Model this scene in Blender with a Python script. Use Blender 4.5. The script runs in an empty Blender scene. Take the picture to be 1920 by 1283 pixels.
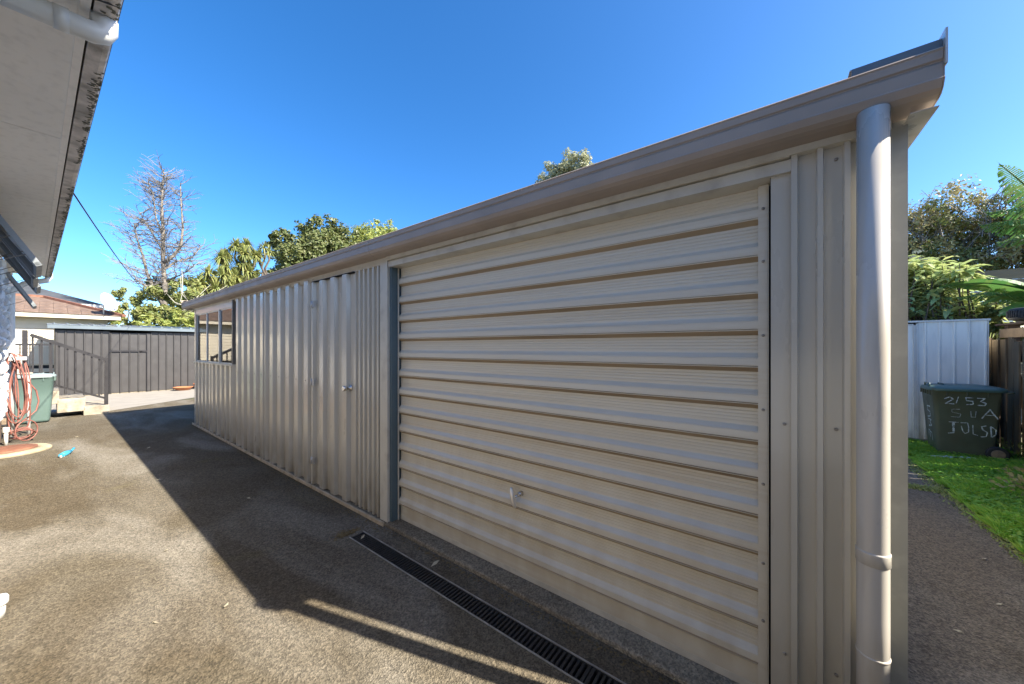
import bpy, bmesh, math, random
from mathutils import Vector, Matrix, Quaternion
R = math.radians
random.seed(7)
S = bpy.context.scene
COL = S.collection

# ------------------------------------------------------------------ camera
cam = bpy.data.cameras.new('camera'); cam.sensor_width = 36.0; cam.lens = 12.375
cam.shift_y = 0.00547; cam.clip_start = 0.02; cam.clip_end = 2000
camo = bpy.data.objects.new('camera', cam); COL.objects.link(camo)
camo.location = (0, 0, 1.5); camo.rotation_euler = (R(90), 0, -R(52.752))
S.camera = camo
# ------------------------------------------------------------------ light
SUN_DIR = Vector((0.86, -2.78, 2.39)).normalized()          # towards the sun
w = bpy.data.worlds.new('World'); S.world = w; w.use_nodes = True
nt = w.node_tree; bg = nt.nodes['Background']
sky = nt.nodes.new('ShaderNodeTexSky'); sky.sky_type = 'NISHITA'; sky.sun_disc = False
sky.sun_elevation = math.asin(SUN_DIR.z)
sky.sun_rotation = math.atan2(SUN_DIR.x, SUN_DIR.y)
sky.altitude = 0; sky.air_density = 0.7; sky.dust_density = 1.0; sky.ozone_density = 3.5
hsv = nt.nodes.new('ShaderNodeHueSaturation'); hsv.inputs['Saturation'].default_value = 1.28
nt.links.new(sky.outputs[0], hsv.inputs['Color']); nt.links.new(hsv.outputs[0], bg.inputs[0]); bg.inputs[1].default_value = 0.1
sl = bpy.data.lights.new('sun', 'SUN'); sl.energy = 4.1; sl.angle = R(0.53); sl.color = (1.0, 0.92, 0.79)
so = bpy.data.objects.new('sun', sl); COL.objects.link(so); so.location = (10, -20, 30)
so.rotation_euler = (-SUN_DIR).to_track_quat('-Z', 'Y').to_euler()
S.view_settings.view_transform = 'Standard'; S.view_settings.look = 'None'
S.view_settings.exposure = 1.9; S.view_settings.gamma = 1.0
S.view_settings.use_curve_mapping = False
S.render.engine = 'CYCLES'

# ------------------------------------------------------------------ materials
MATS = {}
def pm(name, base, rough=0.5, metal=0.0, var=0.12, scale=2.0, bump=0.0, bscale=60.0, spec=0.5,
       stretch=(1, 1, 1), dirt=None, dirt_scale=3.0, dirt_amt=0.5, dirt_stretch=None, speck=None, speck_scale=90.0, island=0.0,
       translucent=0.0, coat=0.0, coat_rough=.2, low=None, low_h=0.3):
    m = bpy.data.materials.new(name); m.use_nodes = True
    n = m.node_tree.nodes; l = m.node_tree.links
    p = n['Principled BSDF']; p.inputs['Roughness'].default_value = rough
    p.inputs['Metallic'].default_value = metal; p.inputs['Specular IOR Level'].default_value = spec
    p.inputs['Coat Weight'].default_value = coat; p.inputs['Coat Roughness'].default_value = coat_rough
    geo = n.new('ShaderNodeNewGeometry')
    def coords(st):
        mp = n.new('ShaderNodeMapping'); mp.inputs['Scale'].default_value = st
        l.new(geo.outputs['Position'], mp.inputs['Vector']); return mp.outputs[0]
    def noise(sc, st, det=5):
        t = n.new('ShaderNodeTexNoise'); t.inputs['Scale'].default_value = sc; t.inputs['Detail'].default_value = det
        l.new(coords(st), t.inputs['Vector']); return t.outputs['Fac']
    def mix(a, b, fac, mode='MIX'):
        x = n.new('ShaderNodeMix'); x.data_type = 'RGBA'; x.blend_type = mode
        for s_, v in ((x.inputs[6], a), (x.inputs[7], b)):
            if isinstance(v, tuple): s_.default_value = (*v[:3], 1)
            else: l.new(v, s_)
        if isinstance(fac, float): x.inputs[0].default_value = fac
        else: l.new(fac, x.inputs[0])
        return x.outputs[2]
    def ramp(fac, a, b, va=0.0, vb=1.0):
        x = n.new('ShaderNodeMapRange'); x.clamp = True
        x.inputs[1].default_value = a; x.inputs[2].default_value = b
        x.inputs[3].default_value = va; x.inputs[4].default_value = vb
        l.new(fac, x.inputs[0]); return x.outputs[0]
    dk = tuple(c * (1 - var) for c in base); lt = tuple(min(1, c * (1 + var)) for c in base)
    col = mix(dk, lt, ramp(noise(scale, stretch), 0.3, 0.7))
    if island:
        vv = ramp(geo.outputs['Random Per Island'], 0, 1)
        col = mix(tuple(c * (1 - island) for c in base), col, vv)
        hs = n.new('ShaderNodeHueSaturation'); l.new(col, hs.inputs['Color'])
        l.new(ramp(geo.outputs['Random Per Island'], 0, 1, 0.475, 0.525), hs.inputs['Hue'])
        l.new(ramp(geo.outputs['Random Per Island'], 0, 1, 1.0 + island, 1.0 - island * .6), hs.inputs['Value'])
        col = hs.outputs[0]
    if speck:
        v = n.new('ShaderNodeTexVoronoi'); v.inputs['Scale'].default_value = speck_scale; l.new(coords((1, 1, 1)), v.inputs['Vector'])
        sp = n.new('ShaderNodeSeparateColor'); l.new(v.outputs['Color'], sp.inputs[0])
        col = mix(col, mix(speck[0], speck[1], sp.outputs[0]), speck[2] if len(speck) > 2 else 0.6)
        vd = v.outputs['Distance']
    if dirt:
        col = mix(col, dirt, ramp(noise(dirt_scale, dirt_stretch or stretch, 8), 0.5, 0.72, 0.0, dirt_amt))
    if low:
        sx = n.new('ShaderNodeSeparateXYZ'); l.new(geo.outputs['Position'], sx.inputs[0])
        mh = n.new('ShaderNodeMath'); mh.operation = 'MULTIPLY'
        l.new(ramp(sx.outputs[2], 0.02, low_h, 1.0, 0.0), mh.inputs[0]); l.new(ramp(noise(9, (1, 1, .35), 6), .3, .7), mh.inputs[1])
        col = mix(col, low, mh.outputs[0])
    l.new(col, p.inputs['Base Color'])
    if bump:
        b = n.new('ShaderNodeBump'); b.inputs['Strength'].default_value = bump; b.inputs['Distance'].default_value = 0.02 if not speck else 0.006
        l.new(vd if speck else noise(bscale, stretch, 6), b.inputs['Height']); l.new(b.outputs[0], p.inputs['Normal'])
    if rough > 0.15:
        rr = ramp(noise(scale * 3, stretch), 0.3, 0.7, max(0.05, rough - 0.08), min(1, rough + 0.08)); l.new(rr, p.inputs['Roughness'])
    if translucent:
        out = n['Material Output']; tr = n.new('ShaderNodeBsdfTranslucent'); ms = n.new('ShaderNodeMixShader')
        l.new(col, tr.inputs['Color']); ms.inputs[0].default_value = translucent
        l.new(p.outputs[0], ms.inputs[1]); l.new(tr.outputs[0], ms.inputs[2]); l.new(ms.outputs[0], out.inputs[0])
    MATS[name] = m
    return m

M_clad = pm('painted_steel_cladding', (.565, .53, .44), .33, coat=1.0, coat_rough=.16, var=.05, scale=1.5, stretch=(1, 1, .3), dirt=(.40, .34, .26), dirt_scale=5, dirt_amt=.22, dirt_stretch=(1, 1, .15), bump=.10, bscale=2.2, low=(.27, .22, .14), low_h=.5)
M_trim = pm('painted_steel_trim', (.61, .575, .48), .42, var=.06, scale=3, dirt=(.24, .2, .16), dirt_scale=8, dirt_amt=.35)
M_gutter = pm('brown_gutter_paint', (.395, .325, .265), .5, spec=.25, var=.07, scale=2, dirt=(.30, .27, .23), dirt_scale=6, dirt_amt=.35)
M_roller = pm('cream_roller_door_paint', (.70, .655, .54), .36, coat=.5, coat_rough=.2, var=.025, scale=1.2, stretch=(1, .5, 30), dirt=(.55, .45, .30), dirt_scale=2.0, dirt_amt=.35, dirt_stretch=(1, .25, 22), bump=.05, bscale=3, low=(.58, .51, .39), low_h=1.2)
M_rollershade = pm('roller_groove_dirt_and_shade', (.34, .26, .165), .6, var=.2, scale=3, stretch=(1, .6, 8))  # groove dirt, with the dark reflection under each rib painted in
M_pipe = pm('grey_downpipe_paint', (.57, .53, .46), .28, coat=.8, coat_rough=.2, var=.05, scale=2, stretch=(1, 1, .3), dirt=(.34, .28, .19), dirt_scale=4, dirt_amt=.55, dirt_stretch=(3, 3, .4))
M_corner = pm('grey_green_corner', (.30, .30, .265), .4, var=.08, dirt=(.5, .48, .42), dirt_scale=18, dirt_amt=.25)  # grey-green, darker than the other flashings
M_base = pm('dirty_base_flashing', (.46, .38, .27), .7, var=.2, scale=9, dirt=(.22, .17, .09), dirt_scale=14, dirt_amt=.7)
M_dark = pm('dark_void', (.012, .013, .015), .8, var=.2)
M_jamb = pm('blue_green_jamb_paint', (.10, .15, .17), .45, var=.12)
M_chrome = pm('chrome', (.72, .70, .66), .16, metal=1.0, var=.05)
M_polish = pm('polished_alloy', (.80, .77, .70), .3, metal=.5, var=.05)
M_alu = pm('aluminium', (.55, .56, .56), .38, metal=.7, var=.08)
M_sash = pm('grey_sash_paint', (.20, .22, .23), .4, var=.1)
M_bronze = pm('bronze_aluminium', (.17, .155, .14), .4, metal=.3, var=.1)
M_screw = pm('screw_head', (.34, .31, .27), .4, metal=.4)
M_white = pm('white_paint', (.62, .62, .59), .42, var=.06, dirt=(.45, .43, .38), dirt_scale=6, dirt_amt=.4)
M_soffit = pm('soffit_board_paint', (.90, .86, .79), .6, var=.04, scale=1.2, dirt=(.45, .43, .39), dirt_scale=16, dirt_amt=.22, dirt_stretch=(1.5, 1, 1))
M_fascia = pm('lichened_gutter', (.62, .57, .52), .75, var=.22, scale=14, dirt=(.16, .155, .13), dirt_scale=9, dirt_amt=.7, bump=.3, bscale=50)
M_lichen = pm('dark_lichen', (.13, .13, .10), .95, var=.4, scale=40, bump=.6, bscale=90)
M_stone = pm('whitewashed_block', (.74, .73, .70), .8, var=.12, scale=6, dirt=(.42, .41, .39), dirt_scale=11, dirt_amt=.6, bump=.6, bscale=26)
M_plinth = pm('brown_base_board', (.30, .20, .12), .8, var=.25, scale=5)
M_mortar = pm('whitewashed_mortar', (.66, .65, .62), .9, var=.2)
M_char = pm('charcoal_steel', (.050, .047, .0455), .42, var=.06, scale=2)
M_charroof = pm('blue_grey_roof_steel', (.13, .16, .18), .35, var=.1)
M_rail = pm('dark_rail_paint', (.028, .026, .027), .4, var=.1)
M_step = pm('old_concrete_step', (.33, .285, .215), .9, var=.3, scale=6, dirt=(.12, .10, .075), dirt_scale=8, dirt_amt=.7, bump=.4, bscale=40)
M_slab = pm('rough_slab_edge', (.46, .375, .275), .9, var=.28, scale=7, dirt=(.20, .155, .10), dirt_scale=12, dirt_amt=.6, bump=.5, bscale=60, spec=.1)
M_grate = pm('black_plastic_grate', (.022, .023, .024), .5, var=.3, scale=20)
M_galv = pm('drain_edge_metal', (.36, .35, .32), .5, metal=.4, var=.3, scale=12)
M_binL = pm('pale_green_bin_plastic', (.095, .145, .125), .48, var=.06, scale=2)
M_binlid = pm('pale_bin_lid', (.24, .29, .28), .45, var=.08)
M_binR = pm('dark_green_bin_plastic', (.085, .10, .066), .5, var=.25, scale=3, dirt=(.10, .085, .05), dirt_scale=4, dirt_amt=.5)
M_binRlid = pm('dark_green_bin_lid', (.06, .115, .10), .42, var=.18)
M_chalk = pm('white_marker', (.55, .62, .62), .8, var=.3, scale=50, dirt=(.08, .11, .09), dirt_scale=35, dirt_amt=.9)
M_rubber = pm('black_rubber', (.022, .022, .024), .6, var=.3, scale=20, bump=.2)
M_hose = pm('red_hose_rubber', (.22, .085, .065), .55, var=.25, scale=9)
M_terra = pm('terracotta', (.42, .16, .07), .75, var=.2)
M_cream = pm('cream_weatherboard_paint', (.58, .52, .40), .55, var=.05)
M_tile = pm('brown_roof_tile', (.155, .105, .078), .8, var=.2, scale=4)
M_slate = pm('dark_roof_shingle', (.055, .06, .066), .8, var=.2, scale=2)
M_nbrick = pm('neighbour_dark_brick', (.14, .09, .07), .85, var=.2, scale=8)
M_wsteel = pm('faded_blue_white_steel', (.84, .83, .77), .42, var=.07, scale=2, stretch=(1, 1, .4), dirt=(.34, .33, .30), dirt_scale=7, dirt_amt=.35, dirt_stretch=(1, 1, .2), low=(.22, .19, .14), low_h=.3)
M_paling = pm('weathered_fence_paling', (.17, .125, .075), .88, var=.35, scale=9, stretch=(1, 1, .12), dirt=(.05, .04, .025), dirt_scale=6, dirt_amt=.8, dirt_stretch=(1, 1, .15), bump=.4, bscale=30)
M_oldwood = pm('old_dark_timber', (.065, .045, .036), .85, var=.3, scale=6, bump=.3)
M_greywood = pm('grey_retaining_timber', (.24, .18, .12), .88, var=.25, scale=6, stretch=(1, .15, 1), bump=.3)
M_bark = pm('brown_bark', (.18, .16, .135), .9, var=.3, scale=6)
M_bark2 = pm('dark_bark', (.10, .08, .06), .9, var=.3, scale=6)
M_twig = pm('grey_brown_twig', (.20, .185, .17), .9, var=.25, scale=3)
def leaf(name, c, isl=.45, tr=.3, rough=.5): return pm(name, c, rough, var=.15, scale=.8, island=isl, translucent=tr)
M_lfdark = leaf('dark_glossy_leaf', (.150, .178, .052))
M_lfolive = leaf('olive_leaf', (0.236, 0.263, 0.074))
M_lfyel = leaf('yellow_green_leaf', (0.350, 0.394, 0.096))
M_lfgrey = leaf('silver_green_leaf', (.46, .47, .28))
M_lfpale = leaf('pale_lanceolate_leaf', (.52, .60, .26), .35, .35, .4)
M_lfban = leaf('banana_leaf', (0.114, 0.236, 0.061), .3, .35, .35)
M_lfsword = leaf('sword_leaf', (0.306, 0.333, 0.105), .45, .25)
M_lfdry = leaf('dry_hedge_leaf', (.48, .42, .18), .45, .2)
M_grass = leaf('lawn_grass', (.36, .62, .08), .3, .5)
M_moss = pm('moss_and_weed', (.15, .17, .03), .95, var=.4, scale=25, bump=.6)
M_flower = pm('pale_flower_head', (.5, .48, .40), .8, var=.2)
M_earth = pm('soil_and_turf', (.085, .085, .040), .95, var=.4, scale=1.5, bump=.4)
M_pad = pm('pale_new_concrete', (.27, .245, .205), .9, var=.10, scale=3, bump=.2, bscale=80)
M_litter = pm('white_litter', (.72, .72, .72), .5, var=.1)
M_blue = pm('blue_plastic', (.045, .30, .48), .4, var=.1)
M_lining = pm('pale_lining', (.75, .72, .64), .9, var=.06)
M_cable = pm('black_cable', (.02, .02, .022), .6)
M_crumb = pm('brown_leaf_crumb', (.17, .12, .05), .95, var=.4, scale=40)
M_chip = pm('dry_leaf_litter', (.45, .40, .28), .8, var=.3)
M_rustcap = pm('rusty_brown_cover', (.20, .085, .05), .75, var=.3, scale=12)
M_render = pm('cream_cement_ring', (.36, .30, .20), .9, var=.2, scale=8)
M_cardboard = pm('beige_cardboard', (.45, .37, .27), .8, var=.08)

def concrete(name, a, b, lightp, seed):
    m = bpy.data.materials.new(name); m.use_nodes = True
    n = m.node_tree.nodes; l = m.node_tree.links; p = n['Principled BSDF']
    g = n.new('ShaderNodeNewGeometry')
    def mapn(sc, off=0):
        q = n.new('ShaderNodeMapping'); q.inputs['Scale'].default_value = sc; q.inputs['Location'].default_value = (off, off * .7, 0)
        l.new(g.outputs['Position'], q.inputs[0]); return q.outputs[0]
    def noise(s, det, v, dist=0.0):
        t = n.new('ShaderNodeTexNoise'); t.inputs['Scale'].default_value = s; t.inputs['Detail'].default_value = det
        t.inputs['Distortion'].default_value = dist; l.new(v, t.inputs[0]); return t.outputs['Fac']
    def rng(f, x0, x1, y0=0., y1=1.):
        r = n.new('ShaderNodeMapRange'); r.inputs[1].default_value = x0; r.inputs[2].default_value = x1
        r.inputs[3].default_value = y0; r.inputs[4].default_value = y1; l.new(f, r.inputs[0]); return r.outputs[0]
    def mix(x, y, f, mode='MIX'):
        q = n.new('ShaderNodeMix'); q.data_type = 'RGBA'; q.blend_type = mode
        for s_, v in ((q.inputs[6], x), (q.inputs[7], y)):
            if isinstance(v, tuple): s_.default_value = (*v, 1)
            else: l.new(v, s_)
        if isinstance(f, float): q.inputs[0].default_value = f
        else: l.new(f, q.inputs[0])
        return q.outputs[2]
    base = mix(a, b, rng(noise(.9, 8, mapn((1, 1, 1), seed), .6), .36, .66))
    base = mix(base, lightp, rng(noise(.75, 9, mapn((1.3, .55, 1), seed + 5), 1.0), .48, .66, 0, .9))
    base = mix(base, (.075, .06, .038), rng(noise(2.1, 9, mapn((1, .6, 1), seed + 11), .4), .55, .75, 0, .55))
    base = mix(base, (.13, .115, .04), rng(noise(1.3, 9, mapn((1, 1, 1), seed + 23), .8), .64, .8, 0, .35))
    v = n.new('ShaderNodeTexVoronoi'); v.inputs['Scale'].default_value = 125; l.new(mapn((1, 1, 1)), v.inputs[0])
    v2 = n.new('ShaderNodeTexVoronoi'); v2.inputs['Scale'].default_value = 60; l.new(mapn((1, 1, 1), 3), v2.inputs[0])
    sp = n.new('ShaderNodeSeparateColor'); l.new(v.outputs['Color'], sp.inputs[0])
    sp2 = n.new('ShaderNodeSeparateColor'); l.new(v2.outputs['Color'], sp2.inputs[0])
    base = mix(base, mix((.25, .25, .25), (1.75, 1.7, 1.6), rng(sp.outputs[0], .05, .95)), .45, 'MULTIPLY')
    base = mix(base, mix((.45, .45, .45), (1.55, 1.5, 1.45), sp2.outputs[1]), .32, 'MULTIPLY')
    l.new(base, p.inputs['Base Color']); p.inputs['Roughness'].default_value = .88; p.inputs['Specular IOR Level'].default_value = .08
    bp = n.new('ShaderNodeBump'); bp.inputs['Strength'].default_value = .75; bp.inputs['Distance'].default_value = .006
    ad = n.new('ShaderNodeMath'); ad.operation = 'ADD'; l.new(v.outputs['Distance'], ad.inputs[0]); l.new(noise(160, 3, mapn((1, 1, 1))), ad.inputs[1])
    l.new(ad.outputs[0], bp.inputs['Height']); l.new(bp.outputs[0], p.inputs['Normal'])
    return m
M_conc = concrete('exposed_aggregate_concrete', (.110, .091, .064), (.134, .117, .087), (.22, .203, .172), 2)
M_path = concrete('brown_aggregate_path', (.155, .13, .10), (.185, .16, .125), (.225, .20, .165), 31)
M_slab = concrete('worn_slab_edge', (.20, .17, .125), (.25, .215, .16), (.32, .285, .22), 57)

def glass(name, tint=(.9, .93, .92)):
    m = bpy.data.materials.new(name); m.use_nodes = True
    n = m.node_tree.nodes; l = m.node_tree.links
    n.remove(n['Principled BSDF'])
    tr = n.new('ShaderNodeBsdfTransparent'); tr.inputs[0].default_value = (*tint, 1)
    gl = n.new('ShaderNodeBsdfGlossy'); gl.inputs['Roughness'].default_value = .015
    fr = n.new('ShaderNodeFresnel'); fr.inputs['IOR'].default_value = 1.95
    ms = n.new('ShaderNodeMixShader'); l.new(fr.outputs[0], ms.inputs[0]); l.new(tr.outputs[0], ms.inputs[1]); l.new(gl.outputs[0], ms.inputs[2])
    l.new(ms.outputs[0], n['Material Output'].inputs[0]); return m
M_glass = glass('window_glass')

# ------------------------------------------------------------------ mesh helpers
ORG = {}
class MB:
    def __init__(s): s.v = []; s.f = []; s.sm = []
    def add(s, vs, fs, smooth=False):
        o = len(s.v); s.v += [tuple(p) for p in vs]; s.f += [tuple(i + o for i in f) for f in fs]; s.sm += [smooth] * len(fs); return s
    def box(s, x0, x1, y0, y1, z0, z1):
        return s.add([(x0, y0, z0), (x1, y0, z0), (x1, y1, z0), (x0, y1, z0), (x0, y0, z1), (x1, y0, z1), (x1, y1, z1), (x0, y1, z1)],
                     [(0, 3, 2, 1), (4, 5, 6, 7), (0, 1, 5, 4), (1, 2, 6, 5), (2, 3, 7, 6), (3, 0, 4, 7)])
    def bar(s, a, b, wx, wz, up=(0, 0, 1)):
        a = Vector(a); b = Vector(b); d = (b - a).normalized(); u = Vector(up)
        if abs(d.dot(u)) > .98: u = Vector((1, 0, 0))
        x = d.cross(u).normalized(); z = x.cross(d).normalized(); vs = []
        for p in (a, b):
            for i, j in ((-1, -1), (1, -1), (1, 1), (-1, 1)): vs.append(p + x * i * wx / 2 + z * j * wz / 2)
        return s.add(vs, [(0, 3, 2, 1), (4, 5, 6, 7), (0, 1, 5, 4), (1, 2, 6, 5), (2, 3, 7, 6), (3, 0, 4, 7)])
    def tube(s, pts, r, n=10, cap=True):
        pts = [Vector(p) for p in pts]; rs = r if isinstance(r, (list, tuple)) else [r] * len(pts)
        vs = []; fs = []; u = None
        for i, p in enumerate(pts):
            d = (pts[min(i + 1, len(pts) - 1)] - pts[max(i - 1, 0)])
            d = d.normalized() if d.length > 1e-9 else Vector((0, 0, 1))
            if u is None:
                u = d.cross(Vector((0, 0, 1)) if abs(d.z) < .95 else Vector((1, 0, 0))).normalized()
            else:
                u = (u - d * u.dot(d)).normalized()
            w_ = d.cross(u)
            for k in range(n):
                t = 2 * math.pi * k / n; vs.append(p + (u * math.cos(t) + w_ * math.sin(t)) * rs[i])
        for i in range(len(pts) - 1):
            for k in range(n):
                a = i * n + k; b = i * n + (k + 1) % n; fs.append((a, b, b + n, a + n))
        s.add(vs, fs, True)
        if cap and n > 2:
            o = len(s.v) - len(vs)
            s.f.append(tuple(o + k for k in range(n - 1, -1, -1))); s.sm.append(False)
            e = o + (len(pts) - 1) * n; s.f.append(tuple(e + k for k in range(n))); s.sm.append(False)
        return s
    def prism(s, prof, axis, t0, t1, closed=True, smooth=False, caps=True):
        # prof: list of 2D points; axis 'x' -> (t, a, b), 'y' -> (a, t, b), 'z' -> (a, b, t)
        def P(a, b, t): return {'x': (t, a, b), 'y': (a, t, b), 'z': (a, b, t)}[axis]
        n = len(prof); vs = [P(a, b, t0) for a, b in prof] + [P(a, b, t1) for a, b in prof]
        fs = [(i, (i + 1) % n, (i + 1) % n + n, i + n) for i in range(n if closed else n - 1)]
        s.add(vs, fs, smooth)
        if closed and caps:
            o = len(s.v) - len(vs)
            s.f.append(tuple(o + i for i in range(n - 1, -1, -1))); s.sm.append(False)
            s.f.append(tuple(o + n + i for i in range(n))); s.sm.append(False)
        return s
    def lathe(s, prof, c, n=20):
        vs = []; fs = []
        for r_, z in prof:
            for k in range(n):
                t = 2 * math.pi * k / n; vs.append((c[0] + r_ * math.cos(t), c[1] + r_ * math.sin(t), c[2] + z))
        for i in range(len(prof) - 1):
            for k in range(n):
                a = i * n + k; b = i * n + (k + 1) % n; fs.append((a, b, b + n, a + n))
        s.add(vs, fs, True)
        o = len(s.v) - len(vs); s.f.append(tuple(o + k for k in range(n - 1, -1, -1))); s.sm.append(False)
        e = o + (len(prof) - 1) * n; s.f.append(tuple(e + k for k in range(n))); s.sm.append(False)
        return s
    def mesh(s, name, off=(0, 0, 0)):
        me = bpy.data.meshes.new(name)
        me.from_pydata([(v[0] - off[0], v[1] - off[1], v[2] - off[2]) for v in s.v], [], s.f)
        me.polygons.foreach_set('use_smooth', s.sm); me.update(); return me
    def build(s, name, mat, parent=None, kind=None, bevel=0, recalc=False):
        off = ORG.get(parent.name, (0, 0, 0)) if parent else (0, 0, 0)
        me = s.mesh(name, off); o = bpy.data.objects.new(name, me); COL.objects.link(o)
        for m_ in (mat if isinstance(mat, list) else [mat]): me.materials.append(m_)
        if parent: o.parent = parent
        ORG[o.name] = off
        if kind: o['kind'] = kind
        if recalc:
            import bmesh
            b = bmesh.new(); b.from_mesh(me); bmesh.ops.recalc_face_normals(b, faces=b.faces); b.to_mesh(me); b.free()
        if bevel:
            bv = o.modifiers.new('bevel', 'BEVEL'); bv.width = bevel; bv.segments = 2; bv.limit_method = 'ANGLE'
        return o
def tag(o, label, cat, group=None, kind=None):
    o['label'] = label; o['category'] = cat
    if group: o['group'] = group
    if kind: o['kind'] = kind
    return o
def thing(name, label, cat, loc=(0, 0, 0), group=None, rz=0.0):
    o = bpy.data.objects.new(name, None); COL.objects.link(o); o.location = loc; o.rotation_euler = (0, 0, rz)
    o.empty_display_size = .2
    ORG[o.name] = (0, 0, 0) if rz else tuple(loc)
    return tag(o, label, cat, group)
def inst(name, me, parent, pos):
    o = bpy.data.objects.new(name, me); COL.objects.link(o); o.parent = parent
    off = ORG.get(parent.name, (0, 0, 0)); o.location = (pos[0] - off[0], pos[1] - off[1], pos[2] - off[2])
    ORG[o.name] = (pos[0], pos[1], pos[2]); return o
def struct(o): o['kind'] = 'structure'; return o
def rnd(a, b): return random.uniform(a, b)

# ------------------------------------------------------------------ ground
def sheet(name, polys, z, mat):
    b = MB()
    for poly in polys: b.add([(x, y, z) for x, y in poly], [tuple(range(len(poly)))])
    return struct(b.build(name, mat))
sheet('ground', [[(-400, -400), (400, -400), (400, 400), (-400, 400)]], -.22, M_earth)
sheet('yard_soil', [[(-30, -6.0), (1.0, -6.0), (1.0, -5.5), (1.0, 30), (-30, 30)], [(1.0, 13), (40, 13), (40, 30), (1.0, 30)],
                    [(5.6, -.3), (40, -.3), (40, 13), (5.6, 13)], [(1.0, -6), (40, -6), (40, -1.3), (1.0, -1.3)], [(8, -1.3), (40, -1.3), (40, -.3), (8, -.3)]], -.012, M_earth)
DX0, DX1, DY0, DY1 = 1.437, 1.553, -2.2, 2.70                       # drain slot
sheet('driveway', [[(-.60, -6), (DX0, -6), (DX0, 13.6), (-.60, 13.6)], [(DX1, -6), (1.80, -6), (1.80, 13.6), (DX1, 13.6)],
                   [(DX0, -6), (DX1, -6), (DX1, DY0), (DX0, DY0)], [(DX0, DY1), (DX1, DY1), (DX1, 13.6), (DX0, 13.6)],
                   [(1.80, 9.0), (7, 9.0), (7, 13.6), (1.80, 13.6)]], 0.0, M_conc)
sheet('side_path', [[(1.80, -1.40), (7.35, -1.38), (7.9, -1.0), (8.5, -.2), (8.5, .5), (5.2, .5), (5.2, -.30), (1.80, -.30)], ], 0.0, M_path)
sheet('concrete_pad', [[(.86, 12.62), (2.67, 14.0), (4.2, 15.0), (7, 16.2), (9, 20), (-1, 20), (-1, 12.9)]], 0.004, M_pad)

# ------------------------------------------------------------------ garage
GX = 1.75; Y0, Y1 = -.335, 9.10
gar = thing('garage', 'long low garage clad in ribbed greige steel with a cream roller door', 'garage', (GX, 4.4, 0))
MB().box(1.706, 5.15, Y0 - .02, Y1 + .03, -.05, .028).build('floor_slab', M_slab, gar, bevel=.012)
MB().box(1.688, 1.7055, 2.64, Y1 + .03, .0, .036).build('base_flashing', M_base, gar, bevel=.004)
def ribs(y0, y1, pitch, pan, slope, depth, phase=0.0):
    """outer profile of a ribbed sheet: list of (y, outward)"""
    pts = [(y0, 0.0)]; y = y0 + phase
    while y < y1:
        for yy, dd in ((y, 0.), (y + slope, depth), (y + pitch - pan - slope, depth), (y + pitch - pan, 0.)):
            if y0 < yy < y1: pts.append((yy, dd))
        y += pitch
    pts.append((y1, pts[-1][1])); return pts
def clad(name, y0, y1, z0, z1, pitch, pan, slope, depth, phase=0., x=GX, parent=gar, mat=M_clad, th=.004):
    p = ribs(y0, y1, pitch, pan, slope, depth, phase)
    prof = [(x - d, y) for y, d in p] + [(x - d + th, y) for y, d in reversed(p)]
    return MB().prism(prof, 'z', z0, z1).build(name, mat, parent, recalc=True)
PZ0, PZ1 = .030, 2.238
W = (.25, .125, .014, .040)                                           # wide rib sheet
N = (.0735, .046, .006, .016)                                         # narrow rib sheet
WY0, WY1, WZ0, WZ1 = 6.70, 9.02, 1.235, 2.16                          # window hole
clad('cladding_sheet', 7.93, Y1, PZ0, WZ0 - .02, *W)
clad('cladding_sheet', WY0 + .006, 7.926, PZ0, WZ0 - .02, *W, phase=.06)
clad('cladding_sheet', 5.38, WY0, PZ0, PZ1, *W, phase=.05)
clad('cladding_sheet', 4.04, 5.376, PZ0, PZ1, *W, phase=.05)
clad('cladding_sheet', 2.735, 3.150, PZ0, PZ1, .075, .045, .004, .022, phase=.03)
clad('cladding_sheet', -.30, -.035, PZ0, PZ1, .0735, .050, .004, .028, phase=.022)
b = MB(); b.box(GX - .002, GX + .004, -.04, .028, PZ0, PZ1); b.build('cladding_sheet', M_clad, gar)
# corner flashings and jambs
MB().prism([(1.722, 2.628), (1.722, 2.735), (1.727, 2.735), (1.727, 2.633), (1.745, 2.633), (1.745, 2.628)], 'z', .012, 2.235).build('corner_flashing', M_trim, gar, recalc=True)
MB().box(1.747, 1.90, 2.604, 2.630, .03, 2.20).build('door_jamb', M_jamb, gar)
MB().box(1.757, 1.90, -.02, .030, .03, 2.20).build('door_jamb', M_dark, gar)
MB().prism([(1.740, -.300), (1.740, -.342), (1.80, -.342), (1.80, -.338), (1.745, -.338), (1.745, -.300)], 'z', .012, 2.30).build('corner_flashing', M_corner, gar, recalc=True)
MB().prism([(1.722, 9.06), (1.722, 9.112), (1.80, 9.112), (1.80, 9.106), (1.728, 9.106), (1.728, 9.06)], 'z', .012, 2.235).build('corner_flashing', M_trim, gar, recalc=True)
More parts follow.
